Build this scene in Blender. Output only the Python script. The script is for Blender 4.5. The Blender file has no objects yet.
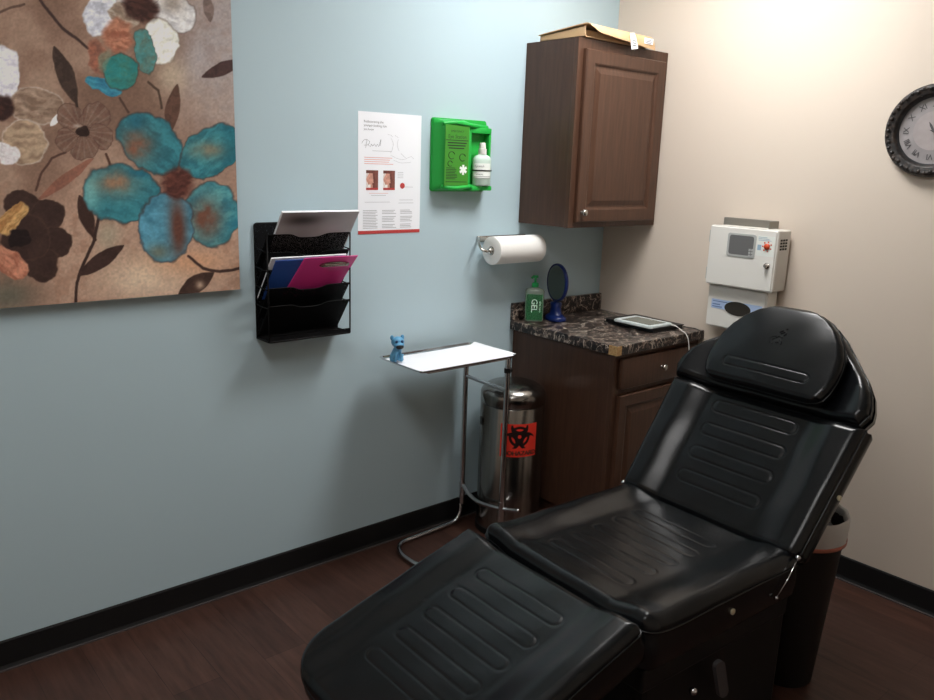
import bpy, bmesh, math, random
import numpy as np
from mathutils import Vector, Matrix
random.seed(7); rng = np.random.default_rng(11)
S = bpy.context.scene
COL = S.collection
pi = math.pi

# ------------------------------------------------------------------ materials
def lin(c):
    c = np.asarray(c, float) / 255.0
    return np.where(c <= 0.04045, c / 12.92, ((c + 0.055) / 1.055) ** 2.4)

def mat(name, rgb=(128, 128, 128), rough=0.5, metal=0.0, spec=0.5, noise=None, bump=None,
        trans=0.0, alpha=1.0, coat=0.0, attr=False, aniso=None, ior=1.45, emit=None):
    """rgb in sRGB 0-255; noise=(scale, second rgb, lo, hi[, stretch]); bump=(scale, strength, distance)"""
    m = bpy.data.materials.new(name); m.use_nodes = True
    nt = m.node_tree; N = nt.nodes; L = nt.links
    b = N['Principled BSDF']
    base = tuple(lin(rgb)) + (1,)
    b.inputs['Base Color'].default_value = base
    b.inputs['Roughness'].default_value = rough
    b.inputs['Metallic'].default_value = metal
    b.inputs['Specular IOR Level'].default_value = spec
    b.inputs['IOR'].default_value = ior
    b.inputs['Transmission Weight'].default_value = trans
    b.inputs['Alpha'].default_value = alpha
    b.inputs['Coat Weight'].default_value = coat
    if emit:
        b.inputs['Emission Color'].default_value = tuple(lin(emit[0])) + (1,)
        b.inputs['Emission Strength'].default_value = emit[1]
    tc = N.new('ShaderNodeTexCoord')
    if attr:
        a = N.new('ShaderNodeAttribute'); a.attribute_name = 'paint'
        L.new(a.outputs['Color'], b.inputs['Base Color'])
    if noise:
        mp = N.new('ShaderNodeMapping'); L.new(tc.outputs['Object'], mp.inputs['Vector'])
        if len(noise) > 4: mp.inputs['Scale'].default_value = noise[4]
        n = N.new('ShaderNodeTexNoise'); n.inputs['Scale'].default_value = noise[0]
        n.inputs['Detail'].default_value = 6
        L.new(mp.outputs['Vector'], n.inputs['Vector'])
        r = N.new('ShaderNodeValToRGB')
        r.color_ramp.elements[0].position = noise[2]; r.color_ramp.elements[1].position = noise[3]
        r.color_ramp.elements[0].color = base
        r.color_ramp.elements[1].color = tuple(lin(noise[1])) + (1,)
        L.new(n.outputs['Fac'], r.inputs['Fac']); L.new(r.outputs['Color'], b.inputs['Base Color'])
    if bump:
        n2 = N.new('ShaderNodeTexNoise'); n2.inputs['Scale'].default_value = bump[0]
        n2.inputs['Detail'].default_value = 3
        L.new(tc.outputs['Object'], n2.inputs['Vector'])
        bp = N.new('ShaderNodeBump'); bp.inputs['Strength'].default_value = bump[1]
        bp.inputs['Distance'].default_value = bump[2]
        L.new(n2.outputs['Fac'], bp.inputs['Height']); L.new(bp.outputs['Normal'], b.inputs['Normal'])
    return m

M = {}
M['blue'] = mat('blue_wall_paint', (184, 205, 213), 0.62, spec=0.3, bump=(220, 0.12, 0.002))
M['beige'] = mat('beige_wall_paint', (214, 201, 187), 0.62, spec=0.3, bump=(220, 0.12, 0.002))
M['ceil'] = mat('ceiling_tile', (235, 235, 230), 0.9, bump=(90, 0.3, 0.004))
M['base'] = mat('black_rubber_base', (20, 20, 21), 0.5, spec=0.4)
M['caulk'] = mat('grey_floor_seam', (74, 68, 68), 0.7)
M['cab'] = mat('espresso_wood', (86, 60, 46), 0.36, spec=0.4, noise=(9, (68, 46, 35), 0.3, 0.75, (9, 9, 0.7)), bump=(60, 0.05, 0.001))
M['cabside'] = mat('espresso_side_veneer', (80, 55, 42), 0.36, spec=0.4, noise=(9, (66, 44, 34), 0.3, 0.75, (9, 9, 0.7)))
M['chrome'] = mat('chrome', (205, 205, 208), 0.16, 1.0)
M['steel'] = mat('brushed_steel', (168, 165, 160), 0.22, 1.0, noise=(30, (118, 115, 112), 0.3, 0.7, (1, 1, 0.02)))
M['darksteel'] = mat('dark_steel', (70, 70, 72), 0.35, 0.9)
M['nickel'] = mat('satin_nickel', (190, 186, 180), 0.25, 1.0)
M['vinyl'] = mat('black_vinyl', (12, 14, 16), 0.25, spec=0.42, bump=(420, 0.10, 0.0012))
M['vinylside'] = mat('black_vinyl_side', (16, 16, 17), 0.45, spec=0.4, bump=(420, 0.10, 0.0012))
M['blackmet'] = mat('black_powder_coat', (16, 16, 17), 0.5, spec=0.35)
M['brass'] = mat('brass_snap', (206, 196, 168), 0.35, 0.3)
M['greyplas'] = mat('grey_plastic_lever', (70, 68, 70), 0.5)
M['white'] = mat('white_plastic', (226, 224, 218), 0.4)
M['offwhite'] = mat('off_white_plastic', (206, 202, 194), 0.45)
M['paper'] = mat('white_paper', (248, 250, 255), 0.7, spec=0.2)
M['towel'] = mat('paper_towel', (240, 238, 234), 0.9, spec=0.1, bump=(160, 0.35, 0.002))
M['core'] = mat('cardboard_core', (120, 105, 88), 0.9)
M['kraft'] = mat('kraft_cardboard', (212, 178, 138), 0.8, spec=0.2, noise=(14, (198, 163, 122), 0.3, 0.7))
M['flute'] = mat('dark_cardboard_edge', (92, 70, 50), 0.9)
M['green'] = mat('green_moulded_plastic', (40, 178, 72), 0.35)
M['greenlab'] = mat('green_label', (66, 146, 44), 0.5)
M['ink'] = mat('dark_ink', (36, 44, 34), 0.6)
M['inkgrey'] = mat('grey_ink', (120, 120, 124), 0.7)
M['inklight'] = mat('light_grey_ink', (178, 180, 184), 0.7)
M['inkred'] = mat('red_ink', (232, 172, 164), 0.7)
M['redbar'] = mat('red_print', (190, 62, 60), 0.6)
M['whiteprint'] = mat('white_print', (238, 244, 238), 0.6)
M['bottle'] = mat('milky_bottle', (206, 228, 216), 0.3, alpha=0.93)
M['strap'] = mat('black_strap', (20, 20, 20), 0.6)
M['bluplas'] = mat('blue_plastic', (16, 38, 98), 0.3)
M['mirror'] = mat('mirror_glass', (150, 160, 156), 0.06, 1.0)
M['gel'] = mat('green_gel', (24, 140, 78), 0.12, trans=0.55, ior=1.4)
M['clearplas'] = mat('clear_bottle_plastic', (176, 190, 176), 0.15, trans=0.6, ior=1.3)
M['pump'] = mat('green_pump', (30, 150, 80), 0.3)
M['gellab'] = mat('green_gel_label', (50, 124, 76), 0.4, alpha=0.55)
M['black'] = mat('black_plastic', (18, 18, 19), 0.42)
M['wire'] = mat('matte_black_wire', (11, 11, 12), 0.6, spec=0.25)
M['screen'] = mat('grey_screen', (112, 118, 110), 0.2)
M['tabwhite'] = mat('white_tablet_plastic', (212, 222, 222), 0.3)
M['cable'] = mat('white_cable', (214, 214, 208), 0.5)
M['dog'] = mat('sky_blue_toy_plastic', (92, 158, 198), 0.4)
M['dogdark'] = mat('dark_blue_toy_paint', (22, 58, 98), 0.4)
M['muzzle'] = mat('black_toy_muzzle', (22, 22, 24), 0.5)
M['toywhite'] = mat('white_toy_paint', (210, 225, 235), 0.5)
M['sticker'] = mat('painted_sticker', attr=True, rough=0.45)
M['art'] = mat('painted_canvas', attr=True, rough=0.62, spec=0.25, bump=(500, 0.25, 0.001))
M['artside'] = mat('canvas_side', (120, 98, 84), 0.7)
M['photo'] = mat('printed_photo', attr=True, rough=0.6)
M['folder'] = mat('grey_magazine_cover', attr=True, rough=0.3)
M['bluefold'] = mat('blue_folder', (48, 88, 170), 0.4)
M['pink'] = mat('translucent_pink_plastic', (255, 76, 170), 0.25, alpha=0.80)
M['clip'] = mat('clipboard_clip', (150, 136, 128), 0.25, 1.0)
M['liner'] = mat('translucent_bin_liner', (214, 212, 210), 0.35, alpha=0.80)
M['linered'] = mat('red_liner_hem', (190, 116, 96), 0.4, alpha=0.9)
M['trash'] = mat('grey_rubbish', (96, 96, 100), 0.8)
M['bin'] = mat('dark_brown_bin', (24, 21, 20), 0.5)
M['wood'] = mat('raw_particle_board', (190, 156, 108), 0.8, noise=(120, (160, 124, 80), 0.35, 0.65))
M['lab_blue'] = mat('pale_blue_label', (176, 198, 232), 0.5)
M['hole'] = mat('dark_opening', (44, 40, 34), 0.8)
M['redbtn'] = mat('orange_red_button', (206, 78, 44), 0.5)
M['yellowish'] = mat('cream_label', (228, 232, 226), 0.5)
M['greysheet'] = mat('grey_metal_bracket', (140, 136, 128), 0.45, 0.6)
M['lightgrey'] = mat('light_grey_plastic', (176, 178, 176), 0.4)
M['clockdark'] = mat('dark_bronze_frame', (34, 32, 32), 0.42, spec=0.5, noise=(60, (66, 54, 46), 0.45, 0.75), bump=(70, 0.5, 0.004))
M['clockring'] = mat('smooth_dark_ring', (62, 64, 66), 0.3, 0.5)
M['dial'] = mat('aged_clock_dial', (154, 149, 149), 0.6, noise=(9, (130, 125, 126), 0.35, 0.7))
M['dial2'] = mat('aged_clock_dial_centre', (168, 159, 158), 0.6, noise=(14, (146, 139, 138), 0.35, 0.7))
M['numeral'] = mat('clock_numeral_ink', (74, 72, 74), 0.6)
M['lampframe'] = mat('white_light_frame', (230, 230, 228), 0.5)

def wire_mesh_material():
    m = mat('black_wire_mesh', (10, 10, 12), 0.6, spec=0.2)
    nt = m.node_tree; N = nt.nodes; L = nt.links
    b = N['Principled BSDF']; out = N['Material Output']
    tc = N.new('ShaderNodeTexCoord'); v = N.new('ShaderNodeTexVoronoi'); v.inputs['Scale'].default_value = 330
    L.new(tc.outputs['Object'], v.inputs['Vector'])
    r = N.new('ShaderNodeMath'); r.operation = 'LESS_THAN'; r.inputs[1].default_value = 0.30
    L.new(v.outputs['Distance'], r.inputs[0])
    mx = N.new('ShaderNodeMixShader'); tr = N.new('ShaderNodeBsdfTransparent')
    L.new(r.outputs[0], mx.inputs['Fac']); L.new(b.outputs[0], mx.inputs[1]); L.new(tr.outputs[0], mx.inputs[2])
    L.new(mx.outputs[0], out.inputs['Surface'])
    return m
M['mesh'] = wire_mesh_material()

def floor_material():
    m = mat('dark_wood_plank_floor', (60, 40, 34), 0.36, spec=0.4)
    nt = m.node_tree; N = nt.nodes; L = nt.links; b = N['Principled BSDF']
    tc = N.new('ShaderNodeTexCoord')
    mp = N.new('ShaderNodeMapping'); mp.inputs['Rotation'].default_value = (0, 0, pi / 2)
    L.new(tc.outputs['Object'], mp.inputs['Vector'])
    br = N.new('ShaderNodeTexBrick')
    br.inputs['Color1'].default_value = tuple(lin((76, 53, 45))) + (1,)
    br.inputs['Color2'].default_value = tuple(lin((63, 43, 37))) + (1,)
    br.inputs['Mortar'].default_value = tuple(lin((50, 34, 30))) + (1,)
    br.inputs['Scale'].default_value = 1.0
    br.inputs['Mortar Size'].default_value = 0.0012
    br.inputs['Brick Width'].default_value = 0.92; br.inputs['Row Height'].default_value = 0.152
    L.new(mp.outputs['Vector'], br.inputs['Vector'])
    mp2 = N.new('ShaderNodeMapping'); mp2.inputs['Scale'].default_value = (16, 1.6, 1)
    L.new(tc.outputs['Object'], mp2.inputs['Vector'])
    n = N.new('ShaderNodeTexNoise'); n.inputs['Scale'].default_value = 2.4; n.inputs['Detail'].default_value = 8
    n.inputs['Roughness'].default_value = 0.65
    L.new(mp2.outputs['Vector'], n.inputs['Vector'])
    r = N.new('ShaderNodeValToRGB'); r.color_ramp.elements[0].position = 0.3; r.color_ramp.elements[1].position = 0.72
    r.color_ramp.elements[0].color = (0.62, 0.58, 0.56, 1); r.color_ramp.elements[1].color = (1.42, 1.36, 1.32, 1)
    L.new(n.outputs['Fac'], r.inputs['Fac'])
    mx = N.new('ShaderNodeMix'); mx.data_type = 'RGBA'; mx.blend_type = 'MULTIPLY'; mx.inputs['Factor'].default_value = 1
    L.new(br.outputs['Color'], mx.inputs['A']); L.new(r.outputs['Color'], mx.inputs['B'])
    L.new(mx.outputs['Result'], b.inputs['Base Color'])
    return m
M['floor'] = floor_material()

def granite_material():
    m = mat('dark_granite_laminate', (60, 50, 46), 0.3, spec=0.5)
    nt = m.node_tree; N = nt.nodes; L = nt.links; b = N['Principled BSDF']
    tc = N.new('ShaderNodeTexCoord')
    n = N.new('ShaderNodeTexNoise'); n.inputs['Scale'].default_value = 38; n.inputs['Detail'].default_value = 9
    n.inputs['Roughness'].default_value = 0.7; n.inputs['Distortion'].default_value = 0.8
    L.new(tc.outputs['Object'], n.inputs['Vector'])
    r = N.new('ShaderNodeValToRGB'); e = r.color_ramp.elements
    e[0].position = 0.40; e[0].color = tuple(lin((16, 15, 17))) + (1,)
    e[1].position = 0.68; e[1].color = tuple(lin((206, 190, 172))) + (1,)
    x = e.new(0.50); x.color = tuple(lin((40, 33, 32))) + (1,)
    x = e.new(0.57); x.color = tuple(lin((92, 76, 68))) + (1,)
    L.new(n.outputs['Fac'], r.inputs['Fac'])
    n3 = N.new('ShaderNodeTexNoise'); n3.inputs['Scale'].default_value = 6; n3.inputs['Detail'].default_value = 8
    n3.inputs['Distortion'].default_value = 2.0
    L.new(tc.outputs['Object'], n3.inputs['Vector'])
    r3 = N.new('ShaderNodeValToRGB'); q = r3.color_ramp.elements
    q[0].position = 0.485; q[0].color = (0, 0, 0, 1); q[1].position = 0.515; q[1].color = (0, 0, 0, 1)
    y = q.new(0.5); y.color = (1, 1, 1, 1)
    L.new(n3.outputs['Fac'], r3.inputs['Fac'])
    mx = N.new('ShaderNodeMix'); mx.data_type = 'RGBA'
    L.new(r3.outputs['Color'], mx.inputs['Factor']); L.new(r.outputs['Color'], mx.inputs['A'])
    mx.inputs['B'].default_value = tuple(lin((196, 182, 168))) + (1,)
    L.new(mx.outputs['Result'], b.inputs['Base Color'])
    return m
M['granite'] = granite_material()

# ------------------------------------------------------------------ object helpers
WORLD = {}
def Wm(o):
    return WORLD.get(o.name, Matrix())

def thing(name, label, cat, loc, rotz=0, group=None):
    o = bpy.data.objects.new(name, None); COL.objects.link(o)
    o.location = loc; o.rotation_euler = (0, 0, rotz); o.empty_display_size = 0.05
    o['label'] = label; o['category'] = cat
    if group: o['group'] = group
    WORLD[o.name] = Matrix.Translation(loc) @ Matrix.Rotation(rotz, 4, 'Z')
    return o

def tag(o, label, cat, group=None):
    o['label'] = label; o['category'] = cat
    if group: o['group'] = group
    return o

def mk(name, bm, m, parent=None, smooth=False, angle=None, label=None, structure=False):
    """bm: bmesh or mesh in world coordinates -> one object"""
    if isinstance(bm, bmesh.types.BMesh):
        me = bpy.data.meshes.new(name); bm.to_mesh(me); bm.free()
    else:
        me = bm; me.name = name
    for x in (m if isinstance(m, (list, tuple)) else [m]): me.materials.append(x)
    o = bpy.data.objects.new(name, me); COL.objects.link(o)
    if smooth or angle:
        me.shade_smooth()
        if angle: me.set_sharp_from_angle(angle=math.radians(angle))
    if parent:
        w = Wm(parent); me.transform(w.inverted()); o.parent = parent; WORLD[o.name] = w
    elif not structure:
        # put the origin at the base of the mesh
        vs = [v.co for v in me.vertices]
        c = Vector(((min(v.x for v in vs) + max(v.x for v in vs)) / 2, (min(v.y for v in vs) + max(v.y for v in vs)) / 2, min(v.z for v in vs)))
        me.transform(Matrix.Translation(-c)); o.location = c; WORLD[o.name] = Matrix.Translation(c)
    if label: o['label'] = label
    if structure: o['kind'] = 'structure'
    return o

def bx(bm, x0, x1, y0, y1, z0, z1, bev=0.0, seg=2, mi=0, T=None):
    r = bmesh.ops.create_cube(bm, size=1.0)
    vs = r['verts']
    for v in vs:
        v.co = Vector((x0 + (x1 - x0) * (v.co.x + .5), y0 + (y1 - y0) * (v.co.y + .5), z0 + (z1 - z0) * (v.co.z + .5)))
    fs = list({f for v in vs for f in v.link_faces})
    for f in fs: f.material_index = mi
    if bev > 0:
        es = list({e for v in vs for e in v.link_edges})
        r2 = bmesh.ops.bevel(bm, geom=es, offset=bev, segments=seg, profile=0.5, affect='EDGES')
        vs = list({v for f in r2['faces'] for v in f.verts} | {v for v in vs if v.is_valid})
    if T is not None:
        for v in vs: v.co = T @ v.co
    return vs

def boxbm(*a, **k):
    bm = bmesh.new(); bx(bm, *a, **k); return bm

def cyl(bm, p0, p1, r0, r1=None, n=20, caps=True):
    p0 = Vector(p0); p1 = Vector(p1); r1 = r0 if r1 is None else r1
    d = p1 - p0; q = d.to_track_quat('Z', 'Y').to_matrix()
    a = []; b = []
    for i in range(n):
        t = 2 * pi * i / n; e = q @ Vector((math.cos(t), math.sin(t), 0))
        a.append(bm.verts.new(p0 + e * r0)); b.append(bm.verts.new(p1 + e * r1))
    for i in range(n): bm.faces.new((a[i], a[(i + 1) % n], b[(i + 1) % n], b[i]))
    if caps:
        bm.faces.new(a[::-1]); bm.faces.new(b)
    return a + b

def lathe(bm, prof, c=(0, 0, 0), axis='Z', n=48, T=None, sx=1, sy=1):
    """prof: list of (r, h); closed at r=0 ends"""
    rings = []
    for r, h in prof:
        if r < 1e-6:
            co = [Vector((0, 0, h))]
        else:
            co = [Vector((r * math.cos(2 * pi * i / n) * sx, r * math.sin(2 * pi * i / n) * sy, h)) for i in range(n)]
        ring = []
        for p in co:
            if axis == 'X': p = Vector((p.z, p.x, p.y))
            elif axis == '-X': p = Vector((-p.z, -p.x, p.y))
            elif axis == '-Y': p = Vector((p.x, -p.z, p.y))
            p = p + Vector(c)
            if T is not None: p = T @ p
            ring.append(bm.verts.new(p))
        rings.append(ring)
    for a, b in zip(rings, rings[1:]):
        if len(a) == 1 and len(b) == 1: continue
        for i in range(n):
            j = (i + 1) % n
            if len(a) == 1: bm.faces.new((a[0], b[j], b[i]))
            elif len(b) == 1: bm.faces.new((a[i], a[j], b[0]))
            else: bm.faces.new((a[i], a[j], b[j], b[i]))
    bmesh.ops.recalc_face_normals(bm, faces=bm.faces)

def smooth_path(pts, sub=8, closed=False):
    P = [Vector(p) for p in pts]; out = []
    n = len(P)
    rngi = range(n if closed else n - 1)
    for i in rngi:
        p0 = P[(i - 1) % n] if (closed or i > 0) else P[0]
        p1 = P[i]; p2 = P[(i + 1) % n]
        p3 = P[(i + 2) % n] if (closed or i + 2 < n) else P[-1]
        for k in range(sub):
            t = k / sub
            out.append(0.5 * ((2 * p1) + (-p0 + p2) * t + (2 * p0 - 5 * p1 + 4 * p2 - p3) * t * t + (-p0 + 3 * p1 - 3 * p2 + p3) * t ** 3))
    if not closed: out.append(P[-1])
    return out

def tube(bm, pts, r, n=12, closed=False, caps=True):
    P = [Vector(p) for p in pts]; m = len(P)
    rad = r if isinstance(r, (list, tuple)) else [r] * m
    up = None; rings = []
    for i in range(m):
        a = P[(i - 1) % m] if (closed or i > 0) else P[i]
        b = P[(i + 1) % m] if (closed or i < m - 1) else P[i]
        d = (b - a).normalized()
        if up is None:
            up = Vector((0, 0, 1)) if abs(d.z) < .9 else Vector((1, 0, 0))
        s = d.cross(up).normalized(); up = s.cross(d).normalized()
        rings.append([bm.verts.new(P[i] + (s * math.cos(2 * pi * k / n) + up * math.sin(2 * pi * k / n)) * rad[i]) for k in range(n)])
    for i in range(m if closed else m - 1):
        A = rings[i]; B = rings[(i + 1) % m]
        for k in range(n): bm.faces.new((A[k], A[(k + 1) % n], B[(k + 1) % n], B[k]))
    if caps and not closed:
        bm.faces.new(rings[0][::-1]); bm.faces.new(rings[-1])
    bmesh.ops.recalc_face_normals(bm, faces=bm.faces)

def fillet(pts, r, sub=6):
    """round the corners of a polyline"""
    P = [Vector(p) for p in pts]; out = [P[0]]
    for i in range(1, len(P) - 1):
        a = (P[i - 1] - P[i]); b = (P[i + 1] - P[i])
        rr = min(r, a.length * .49, b.length * .49)
        p = P[i] + a.normalized() * rr; q = P[i] + b.normalized() * rr
        for k in range(sub + 1):
            t = k / sub; out.append((1 - t) ** 2 * p + 2 * t * (1 - t) * P[i] + t * t * q)
    out.append(P[-1]); return out

def prism(bm, outline, T, h0, h1, mi=0):
    """outline: 2-D points; T maps (u, v, h) to the world"""
    a = [bm.verts.new(T(u, v, h0)) for u, v in outline]; b = [bm.verts.new(T(u, v, h1)) for u, v in outline]
    n = len(a); fs = [bm.faces.new(a[::-1]), bm.faces.new(b)]
    for i in range(n): fs.append(bm.faces.new((a[i], a[(i + 1) % n], b[(i + 1) % n], b[i])))
    for f in fs: f.material_index = mi
    bmesh.ops.recalc_face_normals(bm, faces=fs)
    return fs

def rrect(u0, u1, v0, v1, r, n=5):
    pts = []
    for cx, cy, a0 in ((u1 - r, v1 - r, 0), (u0 + r, v1 - r, 90), (u0 + r, v0 + r, 180), (u1 - r, v0 + r, 270)):
        for k in range(n + 1):
            a = math.radians(a0 + 90 * k / n); pts.append((cx + r * math.cos(a), cy + r * math.sin(a)))
    return pts

def onY(y):   # wall facing -y: u = x, v = z, h towards the room
    return lambda u, v, h: Vector((u, y - h, v))
def onX(x):   # wall facing -x: u = y, v = z
    return lambda u, v, h: Vector((x - h, u, v))

def text_mesh(s, size, fn, align='LEFT', shear=0.0, space=1.0, depth=0.0):
    """letters as a mesh; fn maps (u, v) metres to world; text sits on its baseline"""
    c = bpy.data.curves.new('lettering', 'FONT'); c.body = s; c.size = size; c.align_x = align
    c.shear = shear; c.space_character = space; c.resolution_u = 2
    o = bpy.data.objects.new('lettering', c); COL.objects.link(o)
    dg = bpy.context.evaluated_depsgraph_get(); dg.update()
    me = bpy.data.meshes.new_from_object(o.evaluated_get(dg))
    bpy.data.objects.remove(o)
    for v in me.vertices: v.co = fn(v.co.x, v.co.y)
    return me

def merge_meshes(mes):
    bm = bmesh.new()
    for me in mes: bm.from_mesh(me)
    return bm

def grid_mesh(name, fn, nu, nv, colour=None):
    """fn(U,V)->(n,3) points for U,V in 0..1 arrays; colour(U,V)->(n,3) srgb"""
    U, V = np.meshgrid(np.linspace(0, 1, nu), np.linspace(0, 1, nv))
    U = U.ravel(); V = V.ravel(); P = fn(U, V)
    i = np.arange(nu * nv).reshape(nv, nu)
    F = np.stack([i[:-1, :-1], i[:-1, 1:], i[1:, 1:], i[1:, :-1]], -1).reshape(-1, 4)
    me = bpy.data.meshes.new(name); me.from_pydata(P.tolist(), [], F.tolist())
    if colour is not None:
        c = lin(np.clip(colour(U, V), 0, 255))
        a = me.color_attributes.new('paint', 'FLOAT_COLOR', 'POINT')
        a.data.foreach_set('color', np.concatenate([c, np.ones((len(c), 1))], 1).astype(np.float32).ravel())
    return me

# smooth value noise for painting
_T = rng.random((64, 64))
def vnoise(x, y, f):
    x = np.asarray(x) * f; y = np.asarray(y) * f
    xi = np.floor(x).astype(int); yi = np.floor(y).astype(int); fx = x - xi; fy = y - yi
    fx = fx * fx * (3 - 2 * fx); fy = fy * fy * (3 - 2 * fy)
    g = lambda a, b: _T[a % 64, b % 64]
    return (g(xi, yi) * (1 - fx) + g(xi + 1, yi) * fx) * (1 - fy) + (g(xi, yi + 1) * (1 - fx) + g(xi + 1, yi + 1) * fx) * fy
def fbm(x, y, f, o=4):
    s = 0; a = .5
    for k in range(o): s = s + a * vnoise(x + 17 * k, y - 9 * k, f * 2 ** k); a *= .5
    return s / (1 - .5 ** o)

# ------------------------------------------------------------------ room
RX0, RY0, RZ = -4.1, -3.6, 2.74
def slab(name, x0, x1, y0, y1, z0, z1, m):
    return mk(name, boxbm(x0, x1, y0, y1, z0, z1), m, structure=True)
slab('floor', RX0, 0, RY0, 0, -.1, 0, M['floor'])
slab('ceiling', RX0, 0, RY0, 0, RZ, RZ + .1, M['ceil'])
slab('wall_left', RX0, .1, 0, .1, -.1, RZ + .1, M['blue'])
slab('wall_right', 0, .1, RY0, 0, -.1, RZ + .1, M['beige'])
slab('wall_front', RX0 - .1, RX0, RY0 - .1, .1, -.1, RZ + .1, M['beige'])
slab('wall_back', RX0, .1, RY0 - .1, RY0, -.1, RZ + .1, M['beige'])

def base_profile(name, along, p0, p1):
    prof = [(0, 0), (0.014, 0), (0.010, .006), (0.0065, .014), (.006, .094), (.003, .099), (0, .099)]
    bm = bmesh.new(); rings = []
    for q in (p0, p1):
        rings.append([bm.verts.new(Vector((q, -d, z)) if along == 'x' else Vector((-d, q, z))) for d, z in prof])
    n = len(prof)
    for i in range(n): bm.faces.new((rings[0][i], rings[0][(i + 1) % n], rings[1][(i + 1) % n], rings[1][i]))
    bm.faces.new(rings[0]); bm.faces.new(rings[1][::-1]); bmesh.ops.recalc_face_normals(bm, faces=bm.faces)
    return mk(name, bm, M['base'], structure=True)
base_profile('baseboard_left', 'x', RX0, -.606)
base_profile('baseboard_right', 'y', RY0, -.616)
mk('trim_1', boxbm(RX0, -.606, -.020, -.0142, 0.0003, .0045), M['caulk'], structure=True)
mk('trim_2', boxbm(-.024, -.0142, RY0, -.616, 0.0003, .0045), M['caulk'], structure=True)

# ------------------------------------------------------------------ canvas painting
H = np.array([[902.3082, -80.9145, 2546.8041], [123.995, -853.5558, 2049.0832], [0.6366, -0.2294, 4.3102]])
AX0, AX1, AZ0, AZ1 = -2.99, -1.977, 1.170, 2.19     # canvas edges on the wall (x and z)
def sketch(x, z):      # canvas metres -> units of the flower sketch
    q = H @ np.stack([x, z, np.ones_like(x)]); return q[0] / q[2], q[1] / q[2]

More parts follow.
